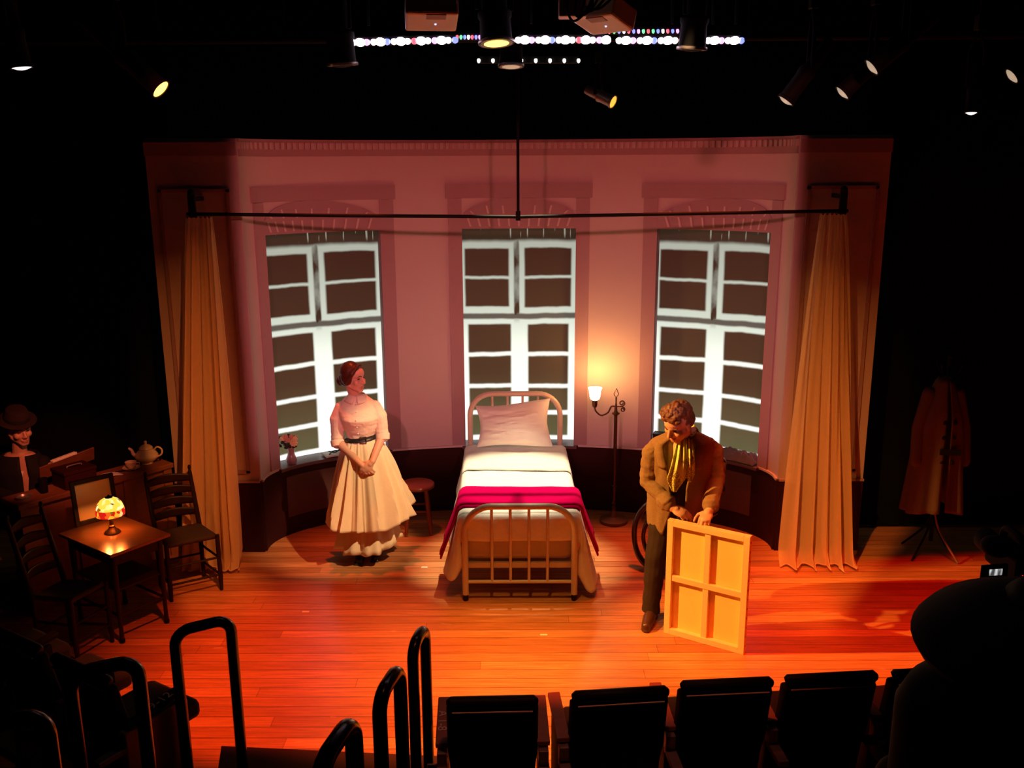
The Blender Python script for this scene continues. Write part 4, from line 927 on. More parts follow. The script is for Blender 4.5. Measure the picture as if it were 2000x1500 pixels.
# ---- man
mx_, my_ = 1.13, 6.10
ma = thing('person', 'man in brown tweed jacket and yellow-green ascot bending over the canvas he holds', 'person', (mx_, my_, 0))
Mp = lambda x, y, z: V((mx_+x, my_+y, z))
m = MB()
hF = frame((-.70, -.56, -.52), (-.12, -.25, 1)); hc = Mp(-.066, -.165, 1.505)
T = head_shape(m, hc, hF, 1.04, 1.08)
m.cap(Mp(.0, -.03, 1.33), hc+hF @ V((0, -.03, -.06)), .062, .058)
m.loft([(Mp(0, .09, .86), .15, .11), (Mp(0, .07, 1.0), .14, .11), (Mp(0, .03, 1.15), .16, .115), (Mp(0, -.005, 1.26), .15, .09), (Mp(0, -.02, 1.35), .09, .065), (Mp(0, -.03, 1.39), .06, .06)])
MRS, MRE, MRW = Mp(-.195, .0, 1.315), Mp(-.225, .015, 1.035), Mp(-.085, -.165, .905)
MLS, MLE, MLW = Mp(.20, .0, 1.315), Mp(.245, .01, 1.045), Mp(.155, -.225, .905)
for a, b, c in ((MRS, MRE, MRW), (MLS, MLE, MLW)): m.cap(a.lerp(b, .12), b, .042, .040); m.cap(b, c, .042, .030)
hand(m, MRW, (.72, -.42, -.28), (-.1, -.45, .9), side=-1, curl=(.55, .7, .5), s=1.05, thumb=.5)
hand(m, MLW, (-.42, -.70, -.30), (-.15, -.40, .9), side=1, curl=(.95, .55, .25), s=1.10, thumb=.9)
RF, LF = Mp(-.185, -.03, 0), Mp(.15, .16, 0)
for hp, kn, ft in ((Mp(-.10, .08, .88), Mp(-.155, .0, .48), RF), (Mp(.10, .09, .88), Mp(.14, .09, .48), LF)):
    m.cap(hp, kn, .09, .06); m.cap(kn, ft+V((0, .02, .09)), .058, .042); m.cap(ft+V((.01, .03, .05)), ft+V((-.035, -.09, .035)), .035, .03)
m.build('body', MT['skin'], ma, remesh=.0045, sm=3)
face_bits(ma, T, hF, 1.04, True, MT['hairm'])
m = MB(); rnd = random.Random(7); E_ = lambda p, r: m.ell(T(*p), r, n=16, rot=hF)
E_((0, -.040, .058), (.086, .090, .088)); E_((0, .045, .105), (.062, .045, .034)); E_((.03, .07, .088), (.03, .022, .022)); E_((-.025, .072, .092), (.03, .022, .022)); E_((.0, -.08, -.01), (.070, .050, .075)); E_((.070, -.035, .01), (.018, .045, .050)); E_((-.070, -.035, .01), (.018, .045, .050))
for k in range(70):
    a = rnd.uniform(-1, 1); b_ = rnd.uniform(-.3, 1); p = (.072*a, -.005+.078*b_, .138-.045*a*a-.022*b_*b_+rnd.uniform(0, .012)); q = rnd.uniform(.011, .020); E_(p, (q, q*1.3, q))
m.build('hair', MT['hairm'], ma, remesh=.004, sm=1, disp=lambda co: .004*mn.noise(co*70))
# shirt, waistcoat
m = MB(); m.loft([(Mp(0, .06, .96), .150, .120), (Mp(0, .03, 1.12), .160, .128), (Mp(0, -.002, 1.25), .175, .118), (Mp(0, -.02, 1.33), .15, .090), (Mp(0, -.035, 1.385), .075, .070), (Mp(-.004, -.05, 1.42), .066, .064)], 40)
m.build('shirt', MT['shirt'], ma, remesh=.007, sm=4, disp=lambda co: .003*sin(co.x*160))
m = MB(); m.loft([(Mp(0, .08, .87), .158, .128), (Mp(0, .065, .95), .160, .132), (Mp(0, .04, 1.06), .164, .136), (Mp(0, .028, 1.11), .160, .128)], 40); m.build('waistcoat', MT['vest'], ma, remesh=.008, sm=2)
# trousers, shoes
m = MB()
m.loft([(Mp(0, .085, .98), .148, .118), (Mp(0, .09, .88), .165, .128), (Mp(0, .09, .80), .16, .12)], 30)
for hp, kn, ft in ((Mp(-.085, .08, .86), Mp(-.155, .0, .48), RF), (Mp(.09, .09, .86), Mp(.14, .09, .48), LF)):
    m.cap(hp, kn, .098, .078); m.cap(kn, ft+V((.005, .025, .13)), .078, .062); m.tube([ft+V((.005, .025, .16)), ft+V((.003, .022, .055))], [.064, .066], 16)
m.build('trousers', MT['trouser'], ma, remesh=.008, sm=4, disp=lambda co: .007*mn.noise(V((co.x*10, co.y*10, co.z*14))))
for ft in (RF, LF):
    m = MB(); d = V((-.33, -.94, 0)).normalized(); m.cap(ft-d*.045+V((0, 0, .048)), ft+d*.06+V((0, 0, .045)), .043, .044); m.cap(ft+d*.06+V((0, 0, .042)), ft+d*.165+V((0, 0, .034)), .046, .034)
    m.cap(ft+V((0, .02, .05)), ft+V((0, .02, .10)), .045, .042)
    for k in range(6): m.ell(ft+d*(k*.045-.06)+V((0, 0, .010)), (.046-.004*max(0, k-3), .046, .012), n=12)
    sh_ = m.build('shoe', MT['leather'], ma, remesh=.006, sm=4)
    q = MB()
    for k in range(3): s0 = ft+d*(.03+.02*k)+V((0, 0, .092-.007*k)); q.tube([s0+V((.025, -.01, -.006)), s0, s0+V((-.025, .01, -.006))], .003, 5)
    q.build('laces', MT['dark'], sh_)
# jacket: an open shell round the torso plus sleeves
KZ = [(.69, .185, .165, .085), (.80, .196, .172, .090), (.92, .200, .168, .075), (1.05, .198, .165, .045), (1.17, .205, .155, .018), (1.27, .215, .140, .0), (1.335, .205, .112, -.010), (1.375, .13, .085, -.015), (1.40, .082, .078, -.025)]
def kz(v):
    q = v*(len(KZ)-1); i = min(int(q), len(KZ)-2); f = q-i; return [KZ[i][k]*(1-f)+KZ[i+1][k]*f for k in range(4)]
def jk(u, v):
    z, rx, ry, cy = kz(v)
    gapL = .30+.45*min(max((v-.25)/.45, 0), 1)*(1-.3*max(0, (v-.85)/.15)); gapR = .04+.30*min(max((v-.35)/.4, 0), 1)
    if v < .18: gapL += (.18-v)/.18*.30; gapR += (.18-v)/.18*.35
    a0 = -pi/2+gapR; a1 = -pi/2+2*pi-gapL
    a = a0+(a1-a0)*u; wob = .006*mn.noise(V((cos(a)*4, sin(a)*4, z*9)))
    zz = z+(.035*max(0, -sin(a))*(-1) if v < .25 else 0)*(1-v/.25 if v < .25 else 0)
    return Mp(rx*cos(a)*(1+wob*6)+.02*(1-v)*(-1 if cos(a) < 0 else .6), cy+ry*sin(a)*(1+wob*6), zz)
m = MB(); m.grid(jk, 90, 44); jo = m.build('jacket', MT['tweed'], ma, solid=.012)
for a, b, c, sg in ((MRS, MRE, MRW, -1), (MLS, MLE, MLW, 1)):
    m = MB(); m.cap(a+V((-.035*sg, .0, -.012)), a+V((sg*.012, 0, -.07)), .060, .072); m.cap(a+V((sg*.012, 0, -.07)), b, .072, .060); m.cap(b, b+(c-b)*.86, .061, .053)
    d = (c-b).normalized(); m.tube([b+(c-b)*.62, b+(c-b)*.88, b+(c-b)*.90], [.058, .061, .045], 18)
    sl = m.build('sleeve', MT['tweed'], jo, remesh=.007, sm=4, disp=lambda co: .009*mn.noise(V((co.x*13, co.y*13, co.z*22)))+.004*mn.noise(V((co.x*30, co.y*30, co.z*45))))
    m = MB(); m.tube([b+(c-b)*.86, b+(c-b)*.945, b+(c-b)*.95], [.040, .041, .03], 14); m.build('shirt_cuff', MT['shirt'], ma)
for sg in (-1, 1):
    def lap(u, v, sg=sg):
        q = .50+v*.42; uu = (0 if sg > 0 else 1); p = jk(uu+(.055*(1-v)*u*sg*1.0+.05*u*sg*v), q); n_ = V((0, -1, .2))
        return p+V((sg*.012*u, -.012-.010*sin(u*pi), .0))
    m = MB(); m.grid(lap, 8, 18); m.build('lapel', MT['tweed'], jo, solid=.006)
def jcol(u, v): a = pi*.02+u*pi*.96; return Mp((.088+.016*v)*cos(a)*1.05, -.03+(.085+.018*v)*sin(a), 1.435-.045*v-.03*abs(u-.5))
m = MB(); m.grid(jcol, 24, 5); m.build('jacket_collar', MT['tweed'], jo, solid=.008)
def scol(u, v): a = -pi/2+.35+u*(2*pi-.7); return Mp((.070+.010*v)*cos(a)-.004, -.05+(.068+.010*v)*sin(a), 1.455-.035*v)
m = MB(); m.grid(scol, 30, 4); m.build('shirt_collar', MT['paper'], ma, solid=.005)
# ascot
asm = bpy.data.materials.new('patterned_ascot_silk'); asm.use_nodes = True; nt = asm.node_tree; b = nt.nodes['Principled BSDF']; b.inputs['Roughness'].default_value = .5
tc = nt.nodes.new('ShaderNodeTexCoord'); nz = nt.nodes.new('ShaderNodeTexNoise'); nz.inputs['Scale'].default_value = 14; nt.links.new(tc.outputs['Object'], nz.inputs['Vector'])
wv = nt.nodes.new('ShaderNodeTexVoronoi'); wv.feature = 'DISTANCE_TO_EDGE'; wv.inputs['Scale'].default_value = 70
vm = nt.nodes.new('ShaderNodeVectorMath'); vm.operation = 'MULTIPLY_ADD'; nt.links.new(nz.outputs['Color'], vm.inputs[0]); vm.inputs[1].default_value = (.08, .08, .08); nt.links.new(tc.outputs['Object'], vm.inputs[2]); nt.links.new(vm.outputs[0], wv.inputs['Vector'])
lt = nt.nodes.new('ShaderNodeMath'); lt.operation = 'LESS_THAN'; lt.inputs[1].default_value = .09; nt.links.new(wv.outputs['Distance'], lt.inputs[0])
n2 = nt.nodes.new('ShaderNodeTexNoise'); n2.inputs['Scale'].default_value = 9; nt.links.new(tc.outputs['Object'], n2.inputs['Vector'])
g2 = nt.nodes.new('ShaderNodeMath'); g2.operation = 'GREATER_THAN'; g2.inputs[1].default_value = .47; nt.links.new(n2.outputs['Fac'], g2.inputs[0])
mm = nt.nodes.new('ShaderNodeMath'); mm.operation = 'MULTIPLY'; nt.links.new(lt.outputs[0], mm.inputs[0]); nt.links.new(g2.outputs[0], mm.inputs[1])
mx = nt.nodes.new('ShaderNodeMix'); mx.data_type = 'RGBA'; nt.links.new(mm.outputs[0], mx.inputs['Factor']); mx.inputs['A'].default_value = (.74, .80, .20, 1); mx.inputs['B'].default_value = (.20, .16, .03, 1); nt.links.new(mx.outputs['Result'], b.inputs['Base Color'])
asc = MB(); asc.tube([Mp(-.005+.068*cos(a), -.055+.068*sin(a), 1.425-.02*sin(a+pi)) for a in [k*2*pi/24 for k in range(24)]], .016, 8, closed=True)
ao = asc.build('ascot', asm, ma)
def flap(x0, y0, z0, x1, y1, z1, w0, w1, pt):
    def fn(u, v):
        s = u-.5; w_ = w0+(w1-w0)*min(v*1.4, 1)
        wn = w_ if v < 1-pt else w_*(1-.75*(v-(1-pt))/pt)
        x = x0+(x1-x0)*v+s*wn; z = z0+(z1-z0)*v
        return Mp(x, y0+(y1-y0)*v-.035*sin(min(v*1.15, 1)*pi)-.014*(1-.65*v)*cos(u*2*pi*2.5)-.012*sin(u*pi), z)
    q = MB(); q.grid(fn, 24, 26); return q
flap(-.035, -.125, 1.40, -.075, -.165, 1.025, .055, .125, .22).build('ascot_end', asm, ao, solid=.008)
flap(.020, -.125, 1.39, .030, -.155, 1.09, .040, .062, .15).build('ascot_end', asm, ao, solid=.008)

# ---- musician behind the piano
px_, py_ = -3.90, 6.90
mu_ = thing('person', 'seated musician in brown hat and dark open jacket behind the music desk, far left', 'person', (px_, py_, 0))
Up = lambda x, y, z: V((px_+x, py_+y, z))
hF = frame((.72, -.62, -.12), (-.12, 0, 1)); hc = Up(.05, -.03, 1.205)
m = MB(); T = head_shape(m, hc, hF, 1.0, 1.0); m.cap(Up(0, .02, .98), hc+hF @ V((0, -.025, -.06)), .055, .052)
m.loft([(Up(0, .04, .45), .17, .12), (Up(0, .04, .6), .15, .11), (Up(0, .03, .8), .17, .11), (Up(0, .03, .93), .19, .09), (Up(0, .02, 1.0), .10, .06)])
for sg in (-1, 1):
    a, b_, c = Up(sg*.20, .03, .93), Up(sg*.24+.04, -.06, .70), Up(sg*.12+.20, -.22, .70); m.cap(a.lerp(b_, .18), b_, .036, .036); m.cap(b_, c, .036, .028)
    hand(m, c, (.62, -.7, -.1), (0, 0, 1), side=-sg, curl=(.3, .4, .3))
    k_ = Up(sg*.11+.22, -.18, .47); m.cap(Up(sg*.09, .04, .48), k_, .085, .065); m.cap(k_, Up(sg*.11+.24, -.16, .08), .06, .04); m.cap(Up(sg*.11+.24, -.16, .04), Up(sg*.11+.34, -.26, .03), .035, .028)
m.build('body', MT['skin'], mu_, remesh=.006, sm=4); face_bits(mu_, T, hF, 1.0, True)
m = MB(); m.ell(T(0, -.035, .02), (.083, .085, .07), n=16, rot=hF); m.build('hair', MT['hairm'], mu_)
m = MB(); Hm = Matrix.Translation(T(0, -.012, .075)) @ (hF @ Matrix.Rotation(R(-10), 3, 'X')).to_4x4()
m.lathe([(.08, .0), (.125, -.004), (.135, .004), (.125, .006), (.088, .012), (.083, .06), (.070, .095), (.04, .102), (.015, .09)], n=32, M=Hm, sy=1.15); ht = m.build('hat', MT['felt'], mu_)
m = MB(); m.lathe([(.088, .013), (.091, .014), (.088, .038), (.084, .038)], n=32, M=Hm, sy=1.15); m.build('hat_band', MT['dark'], ht)
def mj(u, v):
    z = .46+v*.53; q = v; rx = (.19, .175, .19, .215, .13)[min(int(q*4.0), 4)]; nx = (.19, .175, .19, .215, .13)[min(int(q*4)+1, 4)]; rx = rx+(nx-rx)*(q*4-int(q*4)); ry = .145 if v < .8 else .145-.05*(v-.8)/.2
    g = .04+.12*v; a = -pi/2+.45+g+(2*pi-2*g)*u; return Up(rx*cos(a), .03+ry*sin(a), z)
m = MB(); m.grid(mj, 50, 20)
mjo = m.build('jacket', MT['dark'], mu_, solid=.012)
for sg in (-1, 1):
    m = MB(); a, b_, c = Up(sg*.20, .03, .93), Up(sg*.24+.04, -.06, .70), Up(sg*.12+.20, -.22, .70); m.cap(a+V((-.035*sg, 0, -.015)), b_, .060, .058); m.cap(b_, b_+(c-b_)*.9, .056, .045); m.build('sleeve', MT['dark'], mjo)
m = MB(); m.grid(lambda u, v: Up((-.014+.028*u)*(.3+v)+.05, -.100+.02*v, .80+.08*v), 6, 6); m.build('undershirt', MT['paper'], mu_, solid=.006)
m = MB()
for sg in (-1, 1):
    k_ = Up(sg*.11+.22, -.18, .47); m.cap(Up(sg*.09, .04, .48), k_, .095, .075); m.cap(k_, Up(sg*.11+.24, -.16, .10), .07, .055)
m.build('trousers', MT['dark'], mu_, remesh=.01, sm=3)
ps = thing('piano_stool', 'dark wooden stool the seated musician sits on behind the piano', 'stool', (px_+.02, py_+.04, 0))
m = MB(); m.lathe([(.03, .355), (.17, .355), (.175, .375), (.16, .392), (.03, .395)], (px_+.02, py_+.04, 0), 24); m.build('seat', MT['darkwood'], ps)
for k in range(4): a = k*pi/2+.6; m = MB(); m.tube([(px_+.02+.09*cos(a), py_+.04+.09*sin(a), .36), (px_+.02+.15*cos(a), py_+.04+.15*sin(a), 0)], .016, 8); m.build('leg', MT['darkwood'], ps)

# ---- spectator at the right edge
sx_, sy_ = 1.21, 1.95
spc = thing('person', 'spectator in black silhouette at the right edge of the front, with wide hat', 'person', (sx_, sy_, 1.05))
Sp = lambda x, y, z: V((sx_+x, sy_+y, z))
m = MB(); hF = frame((-.1, 1, -.1)); T = head_shape(m, Sp(0, .03, 2.15), hF)
m.cap(Sp(0, 0, 1.92), Sp(0, .01, 2.08), .06, .055)
m.loft([(Sp(0, -.05, 1.40), .19, .13), (Sp(0, -.05, 1.6), .19, .12), (Sp(0, -.02, 1.80), .22, .12), (Sp(0, 0, 1.90), .19, .09), (Sp(0, 0, 1.96), .08, .07)])
for sg in (-1, 1):
    m.cap(Sp(sg*.22, 0, 1.86), Sp(sg*.27, .08, 1.60), .06, .05); m.cap(Sp(sg*.27, .08, 1.60), Sp(sg*.14, .27, 1.55), .05, .03); hand(m, Sp(sg*.14, .27, 1.55), (-sg*.3, .9, 0), (0, 0, 1), side=-sg)
    m.cap(Sp(sg*.10, -.03, 1.45), Sp(sg*.12, .38, 1.47), .09, .07); m.cap(Sp(sg*.12, .38, 1.47), Sp(sg*.12, .40, 1.12), .065, .045); m.cap(Sp(sg*.12, .38, 1.09), Sp(sg*.12, .52, 1.085), .035, .03)
m.build('body', MT['dark'], spc, remesh=.008, sm=4)
m = MB(); HM = Matrix.Translation(Sp(.0, .03, 2.115)) @ Matrix.Rotation(R(-6), 4, 'Y') @ Matrix.Rotation(R(4), 4, 'X')
m.lathe([(.05, -.02), (.20, -.055), (.26, -.035), (.27, -.012), (.25, .012), (.19, .045), (.14, .075), (.085, .092), (.02, .098)], n=40, M=HM); m.build('hat', MT['dark'], spc)
def cape(u, v): a = u*2*pi; r = .075+(.30-.075)*min(v*2.2, 1)**.8; return Sp(r*cos(a)*1.05, -.01+r*sin(a)*.62, 2.075-.09*min(v*2.2, 1)-1.0*max(0, v-.42)**1.1)
m = MB(); m.grid(cape, 50, 16, close=True); m.build('coat', MT['dark'], spc, solid=.014)

# ================================================================== COAT STAND, COAT
cs = thing('coat_stand', 'thin dark coat stand with splayed feet in the shadows at the right', 'coat stand', (3.42, 7.2, 0))
m = MB(); m.tube([(3.42, 7.2, .12), (3.42, 7.2, 1.66)], .016, 10); m.ell((3.42, 7.2, 1.68), .025); m.build('pole', MT['rig'], cs)
for k in range(4):
    a = -.95+k*pi/2; m = MB(); m.tube(catmull([(3.42, 7.2, .40), (3.42+.07*cos(a), 7.2+.07*sin(a), .22), (3.42+.25*cos(a), 7.2+.25*sin(a), .008)], 5), .009, 7); m.build('foot', MT['silver'] if k == 0 else MT['rig'], cs)
for k in range(4):
    a = .6+k*pi/2; m = MB(); m.tube(catmull([(3.42, 7.2, 1.52), (3.42+.07*cos(a), 7.2+.07*sin(a), 1.55), (3.42+.11*cos(a), 7.2+.11*sin(a), 1.63)], 5), .007, 7); m.build('hook', MT['rig'], cs)
def coatf(u, v):
    a = -pi/2+.12+(2*pi-.24)*u; w_ = .04+.10*min(v*3.2, 1)**.7+.09*v; d_ = .06+.07*min(v*4, 1)+.05*v
    f = 1+.10*v*sin(a*7+1)+.05*v*sin(a*13)
    z = 1.53-1.06*v-.05*min(v*3.2, 1)*abs(cos(a)); return V((3.36+w_*cos(a)*f, 7.12+d_*sin(a)*f, z))
m = MB(); m.grid(coatf, 90, 30); co = m.build('trench_coat', MT['coat'], None, solid=.012); tag(co, 'long tan coat with dark buttons hanging on the coat stand in the shadows', 'coat')
for z in (1.20, 1.08, .88):
    for sx in (-.05, .05):
        m = MB(); m.ell((3.365+sx*.8, 7.12-.150-.05*(1.3-z), z), (.018, .008, .018), n=10); m.build('button', MT['dark'], co)
m = MB(); m.bar((3.30, 6.945, .97), (3.46, 6.94, .965), .012, .045); m.build('belt', MT['dark'], co)
for sg in (-1, 1):
    m = MB(); m.cap((3.36+sg*.11, 7.12, 1.40), (3.36+sg*.175, 7.10, 1.12), .055, .055); m.cap((3.36+sg*.175, 7.10, 1.12), (3.36+sg*.19, 7.06, .86), .055, .05); m.build('sleeve', MT['coat'], co, remesh=.01, sm=3)

# ================================================================== AISLE HANDRAILS
def rail(label, f0, f1, z0, z1):
    """hoop between floor points f0 and f1"""
    f0, f1 = V((*f0, 0)), V((*f1, 0)); d = (f1-f0); L = d.length; d.normalize(); r = .075
    t = thing('handrail', label, 'handrail', tuple((f0+f1)/2+V((0, 0, z0))), 0, 'aisle handrail hoops'); zz = V((0, 0, 1)); p = [f0+zz*(z0+.004), f0+zz*(z1-r)]
    p += [f0+d*r*(1-cos(a))+zz*(z1-r+r*sin(a)) for a in [k*pi/12 for k in range(1, 7)]]
    p += [f1-d*r*(1-cos(a))+zz*(z1-r+r*sin(a)) for a in [k*pi/12 for k in range(6, -1, -1)]]+[f1+zz*(z0+.004)]
    m = MB(); m.tube(p, .0275, 14); m.build('hoop', MT['tube'], t)
    for f in (f0, f1):
        m = MB(); m.lathe([(.02, 0), (.055, 0), (.055, .010), (.035, .014), (.031, .03), (.02, .03)], f+zz*z0, 18); fo = m.build('flange', MT['rig'], t)
        for k in range(3): a = k*2*pi/3+.3; q = MB(); q.ell(f+zz*(z0+.012)+V((.044*cos(a), .044*sin(a), 0)), (.006, .006, .004), n=8); q.build('screw', MT['silver'], fo)
rail('black handrail hoop on the left of the aisle, nearest the stage', (-1.44, 4.215), (-1.685, 4.02) if False else (-1.50, 4.20), .15, 1.02) if False else None
rail('black handrail hoop on the left of the aisle, nearest the stage', (-1.43, 4.20), (-1.66, 4.06), .0, 1.0)
rail('black handrail hoop on the left of the aisle, second from the stage', (-1.50, 3.29), (-1.72, 3.18), .40, 1.30)
rail('black handrail hoop on the left of the aisle, cut by the left edge', (-1.44, 2.50), (-1.62, 2.40), .40, 1.58)
rail('black handrail hoop on the right of the aisle, nearest the stage', (-.452, 4.08), (-.49, 3.88), .15, 1.02)
rail('black handrail hoop on the right of the aisle, second from the stage', (-.462, 3.24), (-.51, 3.02), .40, 1.30)
rail('black handrail hoop on the right of the aisle, cut by the bottom edge', (-.492, 2.44), (-.545, 2.21), .75, 1.60)

# ================================================================== THEATRE SEATS
def theatre_seat(label, c, rz, z0, wid=.42, arms=(-1, 1), group='theatre seats in the front row', am='armw'):
    t = thing('theatre_seat', label, 'theatre seat', (*c, z0), rz, group)
    h = wid/2; G = lambda m, n, mt, **k: m.build(n, mt, t, local=True, **k)
    m = MB()
    def bk(u, v): x = (u-.5)*wid*(1.02 if v > .62 else (1.02-.05*min(1, (.62-v)/.12))); return V((x, -.015-.145*v+.04*(1-abs(u-.5)*2)**.5*.5, .10+v*.72))
    m.grid(bk, 14, 14); o = G(m, 'backrest', MT['seatc'], solid=.055, bevel=.012)
    m = MB(); q = [(-h*.98, -.165, .845), (-h*.93, -.168, .850), (h*.93, -.168, .850), (h*.98, -.165, .845)]; m.tube(q, [.020, .030, .030, .020], 12, sx=1.0); m.build('top_cap', MT['seatr'], o, local=True)
    m = MB(); m.tube([(-h*.9, -.197, .818), (h*.9, -.197, .818)], .0042, 6); m.build('highlight_line', MT['letter'], o, local=True)  # pale tube draws the highlight across the seat back
    m = MB(); m.box((0, .14, .44), (wid*.9, .40, .10)); G(m, 'seat', MT['seatc'], bevel=.03)
    for s in arms:
        m = MB(); x = s*(h+.032)
        m.add([(x-.030, -.13, .595), (x+.030, -.13, .595), (x+.030, .19, .635), (x-.030, .19, .635), (x-.030, -.13, .62), (x+.030, -.13, .62), (x+.030, .19, .66), (x-.030, .19, .66)], [(3, 2, 1, 0), (4, 5, 6, 7), (0, 1, 5, 4), (1, 2, 6, 5), (2, 3, 7, 6), (3, 0, 4, 7)])
        G(m, 'armrest', MT[am], smooth=False, bevel=.005)
        m = MB(); m.box((x, .02, .30), (.035, .26, .60)); G(m, 'side_standard', MT['rig'], smooth=False, bevel=.005)
        bx_ = x-.045*(len(arms) == 2 and s < 0); m = MB(); m.box((x, -.135, .545), (.045, .05, .085)); m.box(((x+bx_)/2, -.155, .505), (.05+abs(x-bx_), .05, .03)); m.box((bx_, -.22, .505), (.05, .16, .03)); G(m, 'bracket', MT['steel'], smooth=False, bevel=.004)
    m = MB(); m.box((0, .02, .01), (wid+.1, .22, .02)); G(m, 'floor_plate', MT['rig'], smooth=False)
    return t
FRONT = 'theatre seats in the front row, right of the aisle'
S1 = theatre_seat('black front row theatre seat at the aisle, A1-8 lettered on its armrest', (-.124, 3.865), R(2), 0, .40, (-1, 1), FRONT)
theatre_seat('second black front row theatre seat from the aisle, wooden armrest on its left', (.442, 3.925), R(6), 0, .44, (-1,), FRONT)
theatre_seat('third black front row theatre seat right of the aisle', (.944, 4.005), R(4.5), 0, .43, (-1,), FRONT)
theatre_seat('fourth black front row theatre seat right of the aisle', (1.438, 4.055), R(5), 0, .44, (-1,), FRONT)
theatre_seat('fifth black front row theatre seat, partly behind the silhouetted spectator', (1.95, 4.10), R(6), 0, .45, (-1, 1), FRONT)
W1 = world_of(S1)
text('A 1-8', .060, MT['letter'], S1, W1 @ Matrix.Translation((-.236, .02, .6405)) @ Matrix.Rotation(R(7.1), 4, 'X') @ Matrix.Rotation(-pi/2, 4, 'Z'))
LEFTG = 'theatre seats in the front row, left of the aisle'
S2 = theatre_seat('dark front row theatre seat left of the aisle, A9-12 lettered on its armrest', (-2.0, 4.12), R(-32), 0, .44, (-1, 1), LEFTG, 'rig')  # left block arms coloured black to carry the shade of the unlit side
theatre_seat('dark front row theatre seat behind the second left handrail', (-2.47, 4.41), R(-32), 0, .44, (-1,), LEFTG, 'rig')
theatre_seat('dark front row theatre seat at the far left edge', (-2.94, 4.70), R(-32), 0, .44, (-1,), LEFTG, 'rig')
W2 = world_of(S2)
text('A 9-12', .07, MT['letter'], S2, W2 @ Matrix.Translation((.253, .03, .6425)) @ Matrix.Rotation(R(7.1), 4, 'X') @ Matrix.Rotation(pi/2, 4, 'Z'))
m = MB(); m.box((.255, .02, .30), (.05, .36, .59)); m.build('end_panel', MT['armw'], S2, local=True, smooth=False, bevel=.008)

# ================================================================== CAMCORDER
q0 = pix(1945, 1113, 2.62); cm = thing('camcorder', 'black camcorder with a small lit screen and red light, at the right edge', 'camera', (q0.x+.06, q0.y, .75))
K = lambda x, y, z: q0+V((x, y, z))
m = MB(); m.box(K(.085, .07, .0), (.075, .20, .085)); m.build('body', MT['rig'], cm, smooth=False, bevel=.012)
m = MB(); m.lathe([(.03, 0), (.035, .01), (.038, .08), (.03, .09)], n=20, M=Matrix.Translation(K(.085, .16, .0)) @ Matrix.Rotation(-pi/2, 4, 'X')); m.build('lens', MT['rig'], cm)
m = MB(); m.tube(catmull([K(.085, .14, .04), K(.085, .12, .085), K(.085, .03, .085), K(.085, .0, .045)], 5), .012, 8); m.build('handle', MT['rig'], cm)
m = MB(); m.ell(K(.02, .05, .055), (.045, .05, .032), n=14); m.build('microphone', MT['dark'], cm)
m = MB(); m.box(K(-.01, -.01, -.002), (.085, .012, .048), rz=.15); lc = m.build('screen_housing', MT['rig'], cm, smooth=False, bevel=.003)
sm_ = mat('lit_camera_screen', (.05, .05, .05), .3); nt = sm_.node_tree; b = nt.nodes['Principled BSDF']; tc = nt.nodes.new('ShaderNodeTexCoord'); mp = nt.nodes.new('ShaderNodeMapping'); mp.inputs['Scale'].default_value = (70, 1, 8); nz = nt.nodes.new('ShaderNodeTexNoise'); nz.inputs['Scale'].default_value = 1.4
nt.links.new(tc.outputs['Object'], mp.inputs[0]); nt.links.new(mp.outputs[0], nz.inputs[0]); cr = nt.nodes.new('ShaderNodeValToRGB'); cr.color_ramp.elements[0].position = .42; cr.color_ramp.elements[0].color = (.08, .08, .08, 1); cr.color_ramp.elements[1].position = .58; cr.color_ramp.elements[1].color = (.8, .8, .8, 1)
nt.links.new(nz.outputs[0], cr.inputs[0]); nt.links.new(cr.outputs[0], b.inputs['Emission Color']); b.inputs['Emission Strength'].default_value = .8
m = MB(); m.box(K(-.0085, -.017, .0), (.042, .002, .020), rz=.15); m.build('screen', sm_, lc, smooth=False)
m = MB(); m.ell(K(.066, -.032, -.006), (.0028, .002, .0028), n=8); m.build('record_light', glow('red_record_light', (1, .02, .02), 2.5, (.2, 0, 0)), cm)
hd = K(.085, .07, -.05); m = MB(); m.lathe([(.02, -.10), (.035, -.09), (.03, -.02), (.04, 0), (.04, .008)], hd, 16); m.build('tripod_head', MT['rig'], cm)
for k in range(3): a = k*2*pi/3+.5; m = MB(); m.tube([hd+V((0, 0, -.09)), V((hd.x+.24*cos(a), hd.y+.18*sin(a), .752 if hd.y+.18*sin(a) < 2.45 else .402))], .014, 8); m.build('tripod_leg', MT['rig'], cm)
#PART4
# ================================================================== LIGHTING RIG
def pipe(label, y, z, x0=-5.4, x1=5.4):
    t = thing('rigging_pipe', label, 'pipe', (0, y, z), 0, 'black rigging pipes under the ceiling'); m = MB(); m.tube([(x0, y, z), (x1, y, z)], .024, 10); m.build('pipe', MT['rig'], t)
    for x in (-4, -1.6, 1.6, 4):
        m = MB(); m.tube([(x, y, z), (x, y, 5.4)], .008, 6); m.build('hanger', MT['rig'], t)
ZP = 4.50
pipe('black rigging pipe hung nearest the audience above the projectors', 4.55, 4.28)
pipe('black rigging pipe hung above the coloured light bars', 5.5, 4.30)
pipe('black rigging pipe hung above the row of small white lights', 6.3, 4.25)
pipe('black rigging pipe hung lowest, just before the top of the bay wall', 6.80, 4.02)
warm = glow('lit_warm_lens', (1, .50, .06), 6, (.5, .4, .2)); hot = glow('lit_orange_lens', (1, .42, .05), 1.6, (.5, .4, .2)); whitel = glow('lit_white_lens', (1, .86, .80), 1.6, (.6, .6, .6)); dimw = glow('dim_lit_lens', (1, .70, .42), .42, (.4, .35, .3))
